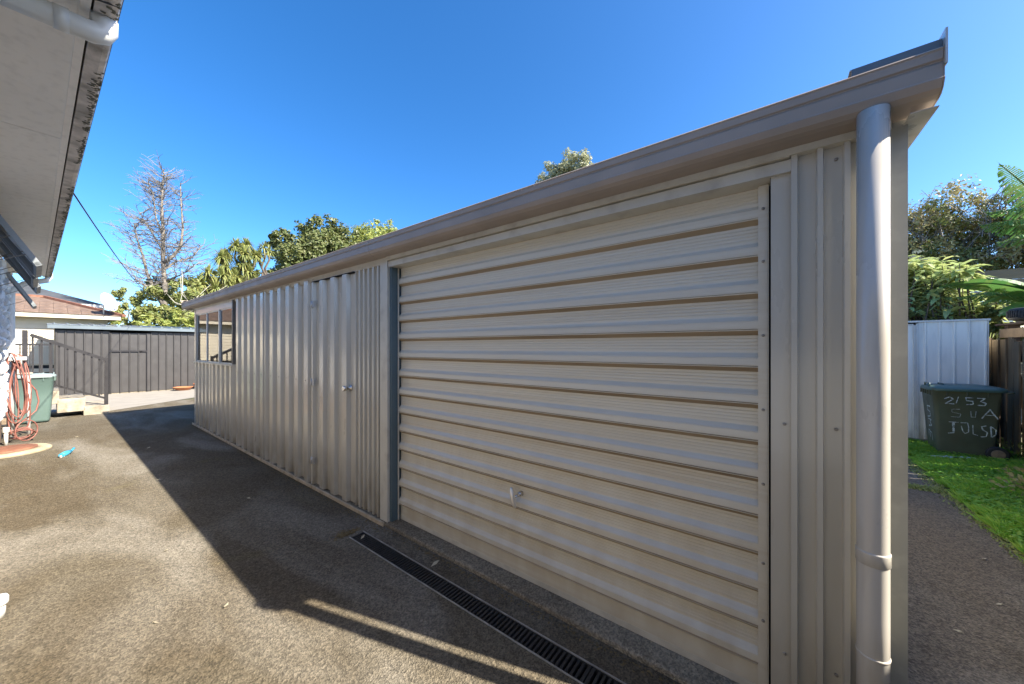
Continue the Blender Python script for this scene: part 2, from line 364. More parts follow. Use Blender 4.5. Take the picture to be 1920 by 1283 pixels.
# hidden walls
for nm, bx in (('end_wall', (1.80, 5.10, Y0 + .004, Y0 + .03)), ('end_wall', (1.80, 5.10, Y1 - .02, Y1)), ('back_wall', (5.08, 5.10, Y0 + .03, Y1 - .02))):
    if nm == 'back_wall': MB().box(bx[0], bx[1], bx[2], bx[3], .03, 2.42).build(nm, M_clad, gar)
    else:
        b = MB(); prof = [(bx[0], .03), (bx[1], .03), (bx[1], 2.50), (bx[0], 2.33)]; b.prism(prof, 'y', bx[2], bx[3]); b.build(nm, M_clad, gar, recalc=True)
        yo = bx[2] - .006 if bx[2] < 0 else bx[3] + .006
        me = MB().prism([(0, .03), (.012, 0.03), (.03, .03), (.03, 2.28), (0, 2.28)], 'y', min(yo, yo), yo + (.006 if bx[2] < 0 else -.006)).mesh('wall_rib')
        me.materials.append(M_clad)
        for k in range(17): inst('wall_rib', me, gar, (1.86 + k * .19, 0, 0))
# wall top plate flashing under the gutter
MB().box(1.726, 1.742, 2.632, Y1 + .01, 2.212, 2.263).build('wall_top_flashing', M_trim, gar)
MB().box(1.712, 1.746, -.299, 2.630, 2.236, 2.262).build('wall_top_flashing', M_trim, gar)
b = MB(); b.prism([(1.744, 2.232), (1.744, 2.236), (1.716, 2.236), (1.716, 2.232)], 'y', -.03, 2.62)
b.box(1.729, 1.747, -.035, 2.625, 2.180, 2.226); b.box(1.7475, 1.835, .03, 2.604, 2.18, 2.186); b.build('door_head_flashing', M_trim, gar)
MB().box(1.86, 1.88, -.03, 2.64, .03, 2.30).build('door_backing', M_dark, gar)  # dark panel added behind the curtain door to stop a light leak
MB().box(1.836, 1.859, -.02, 2.63, 2.19, 2.25).build('door_lintel', M_dark, gar)
# roller door
RX = 1.832; rp = .1565
rd = MB().box(RX - .004, RX + .012, .040, 2.595, .030, .062).build('roller_door', M_trim, gar)
prof = []
pr = [(0., 0.), (.002, -.001), (.019, -.0215), (.0205, -.0260), (.0230, -.0265), (.0245, -.0235), (.0265, -.0210), (.0290, -.0225), (.0570, -.0220), (.0590, -.0195), (.0610, -.0205), (.0800, -.0010), (.0830, 0.)]
for zf in (.098, .113, .128, .143): pr += [(zf - .002, 0.), (zf, -.0024), (zf + .002, 0.)]
pr += [(.1565, 0.)]
yl, yr = .046, 2.592
sl_m = MB()
for i in range(len(pr) - 1):
    (z0, x0), (z1, x1) = pr[i], pr[i + 1]
    sl_m.add([(x0, yr, z0), (x0, yl, z0), (x1, yl, z1), (x1, yr, z1)], [(0, 1, 2, 3)])
nfr = len(sl_m.f)
pb = [(x + .003, z) for z, x in pr]
sl_m.add([(x, y, z) for y in (yl, yr) for x, z in pb], [(i, i + 1, len(pb) + i + 1, len(pb) + i) for i in range(len(pb) - 1)])
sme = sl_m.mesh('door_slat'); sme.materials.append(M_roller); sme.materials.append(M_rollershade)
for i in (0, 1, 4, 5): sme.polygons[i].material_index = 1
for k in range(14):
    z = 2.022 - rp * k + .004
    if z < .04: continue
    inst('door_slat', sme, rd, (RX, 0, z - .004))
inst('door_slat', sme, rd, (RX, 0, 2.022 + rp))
b = MB(); b.box(RX - .002, RX + .006, yl, yr, .062, 2.022 - rp * 12 + .001); b.build('bottom_panel', M_roller, rd)
b = MB(); b.box(RX - .027, RX - .023, .040, .072, .035, 2.178); b.box(RX - .027, RX + .01, .036, .041, .035, 2.178); b.build('side_guide', M_roller, rd)
b = MB(); b.box(RX - .030, RX - .024, 2.584, 2.596, .03, 2.178); b.build('side_guide', M_trim, rd)
for z in (.42, .8, 1.2, 1.55, 1.9, 2.1):
    MB().lathe([(.0045, 0), (.003, .002)], (0, 0, 0), 8)
scr = MB(); scr.tube([(0, 0, 0), (-.004, 0, 0), (-.006, 0, 0)], [.006, .006, .003], 8); scm = scr.mesh('screw'); scm.materials.append(M_screw)
for z in (.36, .60, .93, 1.24, 1.55, 1.86, 2.08): inst('screw', scm, rd, (RX - .027, .055, z))
# T handle of roller door
hz, hy = .555, 1.345
hd = MB().tube([(RX, hy - .028, hz + .012), (RX - .03, hy - .028, hz + .012)], [.017, .013], 14).tube([(RX - .028, hy - .028, hz + .012), (RX - .062, hy - .012, hz)], [.009, .008], 10)
hd = hd.build('door_handle', M_chrome, rd)
hb = MB(); pts = []
for k in range(9):
    t = k / 8 - .5; pts.append((RX - .064 - .006 * (1 - 4 * t * t), hy - .01 - .030 * t, hz - .125 * t))
hb.tube(pts, [.006, .011, .0140, .016, .0165, .016, .0140, .011, .006], 12); hb.build('grip', M_polish, hd)
# hinged side door
sd = clad('side_door', 3.166, 4.000, 0.036, 2.200, .235, .13, .012, .036, phase=.10, x=GX - .004)
MB().box(1.718, 1.752, 4.010, 4.038, PZ0, PZ1).build('door_frame', M_trim, sd)
MB().box(1.744, 1.752, 4.0005, 4.0095, PZ0, PZ1).build('door_frame', M_dark, sd)  # dark strip set in as the shaded gap on the hinge side
MB().box(1.744, 1.752, 3.151, 3.165, PZ0, PZ1).build('door_frame', M_dark, sd)  # dark strip set in as the shaded gap on the knob side
MB().box(1.712, 1.748, 3.155, 4.036, 2.2055, 2.2090).build('door_frame', M_dark, sd)  # dark bar painted in as the shadow gap over the door
for z in (1.965, 1.13, .29):
    b = MB(); b.box(1.7065, 1.7175, 3.955, 4.03, z - .035, z + .035); b.tube([(1.704, 4.001, z - .035), (1.704, 4.001, z + .035)], .007, 8); b.build('hinge', M_alu, sd)
kb = MB(); kx = GX - .006
kb.tube([(kx, 3.262, 1.115), (kx - .008, 3.262, 1.115), (kx - .012, 3.262, 1.115), (kx - .035, 3.262, 1.115), (kx - .042, 3.262, 1.115), (kx - .07, 3.262, 1.115), (kx - .076, 3.262, 1.115)],
        [.034, .034, .014, .013, .024, .027, .020], 18); kb.build('door_knob', M_chrome, sd)
# screws on the ribs
for y in (4.155, 4.405, 4.655, 4.905, 5.155, 5.495, 5.745, 5.995, 6.245, 6.495): inst('screw', scm, gar, (GX - .040, y, 1.14))
for y, z in ((-.075 + .06, 2.19), (.012, 2.185), (-.165, 2.19), (-.015, 1.2), (-.165, 1.2), (-.015, .3), (-.165, .3)): inst('screw', scm, gar, (GX - .0025, y, z))
# window
wd = MB().box(1.700, 1.752, WY0 - .028, WY0 + .006, WZ0 - .015, 2.235).build('window', M_bronze, gar)
b = MB(); b.box(1.716, 1.755, WY1 - .02, WY1 + .055, WZ0 - .015, 2.212); b.build('window_frame', M_clad, wd)
b = MB(); b.box(1.695, 1.752, WY0 - .03, WY1 + .05, WZ0 - .022, WZ0 + .006); b.build('window_sill', M_trim, wd)
b = MB(); b.box(1.722, 1.755, WY0 + .006, WY1 - .02, 2.135, 2.2105); b.build('window_frame', M_clad, wd)
b = MB(); b.box(1.722, 1.758, 7.46, 7.505, WZ0 + .006, 2.135); b.build('mullion', M_alu, wd)
b = MB(); b.box(1.732, 1.758, 8.27, 8.305, WZ0 + .006, 2.135); b.build('mullion', M_alu, wd)
for ya, yb, xx in ((WY0 + .006, 7.46, 1.742), (7.505, 8.27, 1.744), (8.305, WY1 - .02, 1.746)):
    b = MB(); b.box(xx, xx + .004, ya, yb, WZ0 + .006, 2.135); g_ = b.build('window_pane', M_glass, wd)
    b = MB(); b.box(xx - .006, xx + .008, ya, ya + .012, WZ0 + .006, 2.135); b.box(xx - .006, xx + .008, yb - .012, yb, WZ0 + .006, 2.135)
    b.box(xx - .006, xx + .008, ya + .012, yb - .012, WZ0 + .0065, WZ0 + .02); b.box(xx - .006, xx + .008, ya + .012, yb - .012, 2.12, 2.1345); b.build('sash', M_alu, g_)
cp = [(1.785 + .014 * math.sin(k * 1.1) , 6.66 + k * .03) for k in range(80)]
MB().prism(cp + [(x + .003, y) for x, y in reversed(cp)], 'z', 1.10, 2.2).build('added_lining', M_lining, gar, recalc=True)  # pale sheet added behind the glass to brighten the panes
# gutter
GYa, GYb = -.385, 9.50
gp = [(1.606, 2.386), (1.598, 2.391), (1.594, 2.386), (1.598, 2.381), (1.600, 2.358), (1.606, 2.354), (1.606, 2.349), (1.602, 2.345), (1.603, 2.306), (1.599, 2.300), (1.603, 2.293), (1.612, 2.278), (1.628, 2.267), (1.650, 2.263), (1.734, 2.263), (1.734, 2.375), (1.731, 2.375),
      (1.731, 2.266), (1.650, 2.266), (1.630, 2.270), (1.615, 2.281), (1.606, 2.296), (1.606, 2.350), (1.604, 2.383)]
gut = MB().prism(gp, 'y', GYa, GYb).build('gutter', M_gutter, gar, recalc=True)
for yy in (GYa, GYb - .003):
    MB().prism([(x, z) for x, z in gp[:16]], 'y', yy - .004, yy - .001).build('gutter_end_cap', M_gutter, gut, recalc=True)
for yy in (2.71, 6.6):
    b = MB(); b.prism([(x - .0018, z - .0015) for x, z in gp[3:14]] + [(x + .0005, z + .001) for x, z in reversed(gp[3:14])], 'y', yy, yy + .05); b.build('gutter_joiner', M_gutter, gut, recalc=True)
# roof sheet and barge capping
def rz(x): return 2.352 + (x - 1.62) * .05
rp_ = ribs(Y0 + .05, 9.42, .19, .12, .02, .026, .06)
b = MB(); n_ = len(rp_); xs = (1.625, 5.25)
vs = [(x, y, rz(x) + d) for x in xs for y, d in rp_] + [(x, y, rz(x) + d - .003) for x in xs for y, d in rp_]
fs = [(i, i + 1, n_ + i + 1, n_ + i) for i in range(n_ - 1)] + [(2 * n_ + i + 1, 2 * n_ + i, 3 * n_ + i, 3 * n_ + i + 1) for i in range(n_ - 1)] + [(i + 1, i, 2 * n_ + i, 2 * n_ + i + 1) for i in range(n_ - 1)]
b.add(vs, fs); b.build('roof_sheet', M_gutter, gar)
for ya, yb, yf in ((-.385, -.185, -.39), (9.26, 9.455, 9.46)):
    b = MB()
    def slab(x0, x1, y0, y1, h0, h1):
        b.add([(x0, y0, rz(x0) + h0), (x1, y0, rz(x1) + h0), (x1, y1, rz(x1) + h0), (x0, y1, rz(x0) + h0), (x0, y0, rz(x0) + h1), (x1, y0, rz(x1) + h1), (x1, y1, rz(x1) + h1), (x0, y1, rz(x0) + h1)],
              [(0, 3, 2, 1), (4, 5, 6, 7), (0, 1, 5, 4), (1, 2, 6, 5), (2, 3, 7, 6), (3, 0, 4, 7)])
    slab(1.612, 5.26, ya, yb, .066, .070)
    lo, hi = (yf - .002, yf + .003) if yf < 0 else (yf - .003, yf + .002)
    slab(1.590, 5.26, lo, hi, -.015, .088)
    slab(1.66, 5.26, min(lo, Y0 - .006) if yf < 0 else Y1 + .115, (Y0 + .004) if yf < 0 else hi, -.110, -.107)
    b.build('barge_capping', M_pipe if yf < 0 else M_gutter, gar)
b = MB(); b.box(1.61, 1.615, -.386, -.19, 2.385, 2.421); b.build('barge_capping', M_charroof, gar)  # blue-grey colour stands in for sky reflected on the shaded capping
# downpipe
px, py = 1.632, -.243
dp = MB().tube([(px, py, .02), (px, py, .62), (px, py, 1.3), (px, py, 2.272)], .0395, 28).build('downpipe', M_pipe, gar)
MB().lathe([(.0397, -.034), (.0418, -.032), (.0420, .0), (.0424, .004), (.0420, .008), (.0398, .010)], (px, py, .83), 28).build('pipe_joiner', M_pipe, dp)
MB().lathe([(.0402, -.004), (.0415, -.003), (.0415, .003), (.0402, .004)], (px, py, .50), 28).build('pipe_joiner', M_pipe, dp)

# ------------------------------------------------------------------ channel drain
dr = thing('channel_drain', 'narrow black slotted channel drain set in concrete before the roller door', 'drain', (1.495, .5, 0))
b = MB(); b.box(DX0, DX0 + .004, DY0, DY1, -.12, -.001); b.box(DX1 - .004, DX1, DY0, DY1, -.12, -.001); b.box(DX0 + .004, DX1 - .004, DY0, DY1, -.124, -.12); b.box(DX0 + .004, DX1 - .004, DY1 - .004, DY1, -.12, -.001)
b.build('channel', M_dark, dr)
for xx in (DX0 - .003, DX1 - .004):
    MB().box(xx, xx + .007, DY0, DY1 + .004, -.02, .004).build('edge_rail', M_galv, dr)
bar_m = MB().box(-.052, .052, -.0062, .0062, -.016, 0.0).mesh('grate_bar'); bar_m.materials.append(M_grate)
k = 0
for ya in (1.70, .70, -.30):
    gr = MB(); gr.box(1.443, 1.4475, ya + .003, ya + .997, -.02, .0005); gr.box(1.5425, 1.547, ya + .003, ya + .997, -.02, .0005)
    gr.box(1.4475, 1.5425, ya + .003, ya + .018, -.02, .0008); gr.box(1.4475, 1.5425, ya + .982, ya + .997, -.02, .0008)
    gr = gr.build('grate', M_grate, dr)
    for j in range(37): inst('grate_bar', bar_m, gr, (1.495, ya + .040 + j * .0256, -.0005))

# ------------------------------------------------------------------ left house
hs = thing('house', 'pale house with wide painted soffit, lichened gutter and whitewashed block wall', 'house', (0, 0, 0), rz=.0159)
ED = .193; HE = 10.30                                                 # local eave edge x, far end
for i, (ya, yb) in enumerate(((-3.2, -1.3), (-1.3, .3), (.3, 1.86), (1.86, 3.43), (3.43, 5.0), (5.0, 6.57), (6.57, 8.14), (8.14, HE - .03))):
    MB().box(-.24, .108, ya + .003, yb - .003, 2.752, 2.765).build('soffit_panel', M_soffit, hs)
MB().box(-.24, .16, -3.2, HE - .05, 2.768, 2.78).build('soffit_backing', M_dark, hs)
MB().box(.098, .1235, -3.2, HE - .03, 2.738, 2.7515).build('soffit_trim', M_soffit, hs)
MB().box(-.24, -.205, -3.2, HE - .03, 2.715, 2.7515).build('wall_cornice', M_soffit, hs)
MB().box(.120, .128, -3.2, HE - .03, 2.748, 2.93).build('fascia', M_dark, hs)
hg = MB().prism([(.130, 2.738), (.170, 2.736), (.186, 2.742), (.192, 2.756), (.195, 2.83), (.199, 2.845), (.193, 2.85), (.189, 2.83), (.186, 2.757), (.170, 2.742), (.134, 2.744), (.134, 2.86), (.130, 2.86)], 'y', -3.2, HE + .02).build('gutter', M_fascia, hs, recalc=True)
b = MB()
rr = random.Random(3)
for i in range(1500):
    y = rr.uniform(1.9, HE); wz = rr.uniform(.002, .008); x = .188 - abs(rr.gauss(0, .011)); L = rr.uniform(.006, .03)
    zb = 2.7345 if x < .170 else 2.736 + (x - .170) * .38
    if math.sin(y * 2.7) + math.sin(y * 7.1 + 1) + .5 * math.sin(y * 23) < -.6: continue
    b.add([(x - L * .6, y - wz, zb - .0005), (x + .005, y - wz, zb + .0002), (x + .004, y + wz, zb + .0002), (x - L * .5, y + wz * .4, zb - .0005), (x, y, zb - .004)], [(0, 1, 4), (1, 2, 4), (2, 3, 4), (3, 0, 4)])
b.build('lichen_crust', M_lichen, hg, kind='stuff')
MB().box(.118, .205, HE + .02, HE + .06, 2.735, 2.86).build('gutter_end_cap', M_white, hg)
MB().add([(.21, -3.2, 2.86), (.21, HE, 2.86), (-3.0, HE, 4.1), (-3.0, -3.2, 4.1), (.21, -3.2, 2.875), (.21, HE, 2.875), (-3.0, HE, 4.115), (-3.0, -3.2, 4.115)],
         [(0, 1, 2, 3), (7, 6, 5, 4), (0, 4, 5, 1), (1, 5, 6, 2), (2, 6, 7, 3), (3, 7, 4, 0)]).build('roof', M_tile, hs)
# wall: plinth, backing and stone blocks
wl = MB().box(-.60, -.262, -3.2, HE - .12, .56, 2.75).build('wall', M_mortar, hs)
MB().box(-.60, -.31, -3.2, HE - .16, -.05, .56).build('plinth', M_plinth, hs)
rr = random.Random(11)
def stone_mesh(seed):
    r2 = random.Random(seed); bm = bmesh.new(); nx, nz = 5, 4; g2 = []
    for j in range(nz):
        row = []
        for i in range(nx):
            e = (i in (0, nx - 1)) or (j in (0, nz - 1))
            row.append(bm.verts.new((0.002 if e else r2.uniform(.016, .042), (i / (nx - 1) - .5) + (0 if e else r2.uniform(-.06, .06)), (j / (nz - 1) - .5) + (0 if e else r2.uniform(-.06, .06)))))
        g2.append(row)
    for j in range(nz - 1):
        for i in range(nx - 1): bm.faces.new((g2[j][i], g2[j][i + 1], g2[j + 1][i + 1], g2[j + 1][i]))
    me = bpy.data.meshes.new('stone'); bm.to_mesh(me); bm.free(); me.materials.append(M_stone); return me
sms = [stone_mesh(s_) for s_ in range(7)]
z = .57; row = 0
while z < 2.70:
    h_ = rr.uniform(.11, .2); y = 6.6 + rr.uniform(-.2, .2)
    h_ = min(h_, 2.745 - z)
    while y < HE - .14:
        wY = min(rr.uniform(.18, .42), HE - .13 - y)
        if wY > .05:
            o = inst('stone', sms[rr.randrange(7)], wl, (-.262, y + wY / 2, z + h_ / 2)); o.scale = (rr.uniform(.8, 1.3), wY - .012, h_ - .012)
        y += wY
    z += h_
# far corner downpipe and near eave pipe
dpx = -.222
b = MB(); b.tube([(dpx, 10.16, .02), (dpx, 10.16, 1.6), (dpx, 10.16, 2.35), (dpx + .01, 10.16, 2.45), (dpx + .13, 10.16, 2.58), (dpx + .36, 10.16, 2.67), (dpx + .38, 10.16, 2.74)], .043, 18); b.build('downpipe', M_white, hs)
b = MB(); b.tube([(.158, 2.03, 2.745), (.158, 2.03, 2.70), (.150, 2.03, 2.682), (.128, 2.03, 2.672), (.05, 2.03, 2.668), (-.21, 2.03, 2.655), (-.223, 2.03, 2.63), (-.223, 2.03, .5)], .0365, 22)
ep = b.build('eave_downpipe', M_white, hs)
MB().tube([(.040, 2.03, 2.6675), (.075, 2.03, 2.6692)], .0395, 22).build('pipe_socket', M_white, ep)
cb = []
for k in range(15):
    t = k / 14; cb.append((-.20 + .385 * t, 1.80 + .12 * t, 2.735 - .055 * math.sin(t * math.pi) ** 1.0 + .01 * t))
MB().tube(cb, .0035, 8).build('loose_cable', M_cable, hs)
# awning window sashes hinged at the head
wf = MB().box(-.262, -.225, 4.7, 7.7, 1.45, 1.50).box(-.262, -.225, 4.7, 7.7, 2.62, 2.66).build('awning_window', M_alu, hs)
for ya, yb, ang, ztop in ((4.75, 5.55, 29, 2.60), (5.60, 6.40, 27, 2.60), (6.45, 7.25, 30, 2.60), (8.6, 9.2, 27, 2.55)):
    a = R(ang); L = .50
    def q(t, y, o=0.0): return (-.215 + math.sin(a) * t + math.cos(a) * o, y, ztop - math.cos(a) * t + math.sin(a) * o)
    b = MB()
    for y in (ya + .015, yb - .015): b.bar(q(0, y), q(L, y), .03, .035, (1, 0, .3))
    for t in (.012, L - .012): b.bar(q(t, ya), q(t, yb), .033, .03, (math.sin(a), 0, -math.cos(a)))
    sh = b.build('awning_sash', M_sash, wf)
    b = MB(); b.add([q(.02, ya + .02), q(L - .02, ya + .02), q(L - .02, yb - .02), q(.02, yb - .02)], [(0, 1, 2, 3)]); b.build('pane', M_glass, sh)
    b = MB(); b.bar((-.225, ya + .05, ztop - .46), q(.40, ya + .02), .012, .004); b.bar((-.225, ya + .05, ztop - .30), q(.25, ya + .02), .012, .004); b.build('window_stay', M_bronze, sh)

# small fixtures beside the house
def mini(name, label, cat, loc, group=None): return thing(name, label, cat, loc, group)
t = mini('vent_pipe', 'short white capped pipe standing by the house wall below the red hose', 'pipe', (-.40, 9.45, 0))
MB().tube([(-.40, 9.45, 0), (-.40, 9.45, .20)], .020, 14).build('pipe', M_white, t)
MB().lathe([(.030, 0), (.032, .01), (.032, .07), (.028, .08)], (-.40, 9.45, .195), 16).build('cap', M_white, t)
t = mini('vent_pipe', 'white round capped pipe at the lower left edge of the picture', 'pipe', (-.178, 3.46, 0))
MB().tube([(-.178, 3.46, 0), (-.178, 3.46, .07)], .032, 18).build('pipe', M_white, t)
MB().lathe([(.040, 0), (.042, .008), (.042, .036), (.037, .046), (.02, .05)], (-.178, 3.46, .068), 18).build('cap', M_white, t)
t = mini('gully_trap', 'round rusty brown cover in a cream cement ring beside the house', 'drain cover', (-.30, 8.75, 0))
MB().lathe([(.40, 0), (.385, .03), (.36, .045), (.27, .045), (.26, .02)], (-.36, 8.75, 0), 30).build('cement_ring', M_render, t)
MB().lathe([(.262, .02), (.262, .062), (.245, .068), (.1, .072)], (-.36, 8.75, 0), 30).build('cover', M_rustcap, t)
# thin white post behind the hose, hose coils
MB_ = MB().tube([(-.215, 10.45, 0), (-.215, 10.45, .98)], .022, 12).build('post', M_white); tag(MB_, 'thin white post between the red hose and the pale green bin', 'post')
hz = thing('garden_hose', 'tangled red brown hose hanging in loops by the white downpipe', 'hose', (-.33, 9.85, 0))
rr = random.Random(5)
for i in range(7):
    ty = rr.uniform(9.55, 10.0); tx = -.33 + rr.uniform(-.06, .06); top = rr.uniform(1.28, 1.42); low = rr.uniform(.08, .45)
    w0 = rr.uniform(.04, .10); pts = []
    sway = rr.uniform(-.05, .05); bul = rr.uniform(.0, .08)
    for k in range(25):
        u = k / 24; a = u * 2 * math.pi
        zc = (top + low) / 2 + (top - low) / 2 * math.cos(a)
        f_ = (1 - math.cos(a)) / 2
        pts.append((tx + math.sin(a) * (w0 + bul * f_) + sway * f_ + .02 * f_, ty + math.sin(a * 2 + i) * .03 - f_ * .05, zc))
    MB().tube(pts, .0085, 8, cap=False).build('hose_loop', M_hose, hz)
for i in range(4):
    pts = []; cx, cy = -.24 + rr.uniform(-.05, .06), 9.6 + rr.uniform(-.2, .15); r0 = rr.uniform(.10, .19); zt = rr.uniform(.15, .35); al = rr.uniform(0, 3)
    for k in range(26):
        a = 2 * math.pi * k / 25; pts.append((cx + r0 * math.cos(a) * .8, cy + r0 * .6 * math.sin(a + al), .03 + zt * (1 + math.sin(a)) / 2 + .01 * i))
    MB().tube(pts, .0085, 8, cap=False).build('hose_loop', M_hose, hz)
pts = [(-.26, 9.9, 1.0), (-.2, 9.9, .92), (-.13, 9.92, .78), (-.105, 9.93, .6), (-.13, 9.9, .45), (-.2, 9.85, .36), (-.27, 9.8, .3)]
MB().tube(pts, .0105, 8).build('hose_loop', M_hose, hz)
MB().box(-.44, -.22, 9.66, 10.02, 1.30, 1.35).build('hose_bracket', M_white, hz)

# service cable from the eave to the back
A = Vector((.095, 4.55, 2.80)); B = Vector((3.6, 26.0, 4.3)); pts = []
for k in range(40):
    u = k / 39; p = A.lerp(B, u); p.z -= .55 * 4 * u * (1 - u) * .8; pts.append(p)
tag(MB().tube(pts, .006, 6).build('overhead_cable', M_cable), 'thin dark overhead cable running from the left eave to the bare tree', 'cable')

# ------------------------------------------------------------------ wheelie bins
def bin_body(b, L0, L1, W0, W1, H):
    """tapered tub with rounded corners; length along local y, width along local x"""
    prof = []
    def ring(L, W, z, r):
        out = []
        for cx, cy, a0 in ((W / 2 - r, L / 2 - r, 0), (-W / 2 + r, L / 2 - r, 90), (-W / 2 + r, -L / 2 + r, 180), (W / 2 - r, -L / 2 + r, 270)):
            for k in range(5):
                a = R(a0 + k * 22.5); out.append((cx + r * math.cos(a), cy + r * math.sin(a), z))
        return out
    zs = [(0.02, 0), (.06, .06), (H * .5, .5), (H - .10, .92), (H - .095, .98), (H - .02, 1.0), (H - .018, 1.05), (H, 1.05)]
    vs = []; n = 20
    for z, u in zs: vs += ring(L0 + (L1 - L0) * u, W0 + (W1 - W0) * u, z, .05)
    fs = []
    for i in range(len(zs) - 1):
        for k in range(n): fs.append((i * n + k, i * n + (k + 1) % n, (i + 1) * n + (k + 1) % n, (i + 1) * n + k))
    b.add(vs, fs, True); o = len(b.v) - len(vs)
    b.f.append(tuple(o + k for k in range(n - 1, -1, -1))); b.sm.append(False)
    b.f.append(tuple(o + (len(zs) - 1) * n + k for k in range(n))); b.sm.append(False)
    return b
def rot(b, ang, loc):
    c, s_ = math.cos(ang), math.sin(ang); b.v = [(x * c - y * s_ + loc[0], x * s_ + y * c + loc[1], z + loc[2]) for x, y, z in b.v]; return b
def wheelie(name, label, loc, ang, M_b, M_l, H, tilt=0.0, sc=1.0):
    root = thing(name, label, 'wheelie bin', loc)
    body = rot(bin_body(MB(), .50 * sc, .62 * sc, .44 * sc, .54 * sc, H), ang, loc).build('body', M_b, root)
    b = MB(); Ll, Wl = .70 * sc, .60 * sc
    vs = []; rows = 5
    rings = [(1.0, -.03), (1.02, -.01), (1.0, .012), (.86, .032), (.5, .048)]
    n = 24
    for u, z in rings:
        for k in range(n):
            a = 2 * math.pi * k / n; c, s_ = math.cos(a), math.sin(a); e = 5.0
            x = math.copysign(abs(c) ** (2 / e), c) * Wl / 2 * u; y = math.copysign(abs(s_) ** (2 / e), s_) * Ll / 2 * u + .02
            vs.append((x, y, H + z + tilt * y))
    fs = []
    for i in range(len(rings) - 1):
        for k in range(n): fs.append((i * n + k, i * n + (k + 1) % n, (i + 1) * n + (k + 1) % n, (i + 1) * n + k))
    b.add(vs, fs, True); o = len(b.v) - len(vs); b.f.append(tuple(o + (len(rings) - 1) * n + k for k in range(n))); b.sm.append(True)
    lid = rot(b, ang, loc).build('lid', M_l, root)
    b = MB()
    for y0 in (-.30 * sc, -.17 * sc):
        b.tube([(-.10 * sc, y0, H + .01), (-.10 * sc, y0, H + .055), (.10 * sc, y0, H + .055), (.10 * sc, y0, H + .01)], .008, 6)
    rot(b, ang, loc).build('lid_handle', M_l, lid)
    b = MB(); b.tube([(-.24 * sc, .34 * sc, H - .03), (-.24 * sc, .39 * sc, H - .02), (.24 * sc, .39 * sc, H - .02), (.24 * sc, .34 * sc, H - .03)], .016, 8); rot(b, ang, loc).build('push_handle', M_b, root)
    for i in range(5): x = -.2 * sc + i * .1 * sc; rot(MB().box(x - .006, x + .006, -.325 * sc, -.30 * sc, H - .10, H - .03), ang, loc).build('rim_rib', M_b, root)
    for s_ in (-1, 1):
        for i in range(3):
            y = -.18 * sc + i * .18 * sc; rot(MB().box(s_ * .272 * sc - .008, s_ * .272 * sc + .008, y - .006, y + .006, H - .095, H - .03), ang, loc).build('rim_rib', M_b, root)
    for s_ in (-1, 1):
        x0 = s_ * .22 * sc
        b = MB(); b.tube([(x0, .26 * sc, .10), (x0 + s_ * .015, .26 * sc, .10), (x0 + s_ * .045, .26 * sc, .10), (x0 + s_ * .055, .26 * sc, .10)], [.085, .10, .10, .088], 24)
        wh = rot(b, ang, loc).build('wheel', M_rubber, root)
        b = MB(); b.tube([(x0 + s_ * .0555, .26 * sc, .10), (x0 + s_ * .060, .26 * sc, .10)], [.062, .058], 20)
        for k in range(8):
            a = k * math.pi / 4; b.bar((x0 + s_ * .061, .26 * sc, .10), (x0 + s_ * .061, .26 * sc + .058 * math.cos(a), .10 + .058 * math.sin(a)), .006, .008, (1, 0, 0))
        rot(b, ang, loc).build('rim', M_greywood, wh)
    return root
wheelie('wheelie_bin', 'pale green wheelie bin beside the concrete steps and handrail', (-.24, 11.95, 0), R(88), M_binL, M_binlid, .93)
bx = MB().box(-.46, -.20, 11.75, 12.1, .982, .998).build('cardboard_sheet', M_cardboard, bevel=.004); tag(bx, 'flat beige cardboard lying on the pale green bin lid', 'cardboard')
def arc(f, cu, cz, ru, rz_, a0, a1, n=8): return [(f, cu + ru * math.cos(R(a0 + (a1 - a0) * k / n)), cz + rz_ * math.sin(R(a0 + (a1 - a0) * k / n))) for k in range(n + 1)]
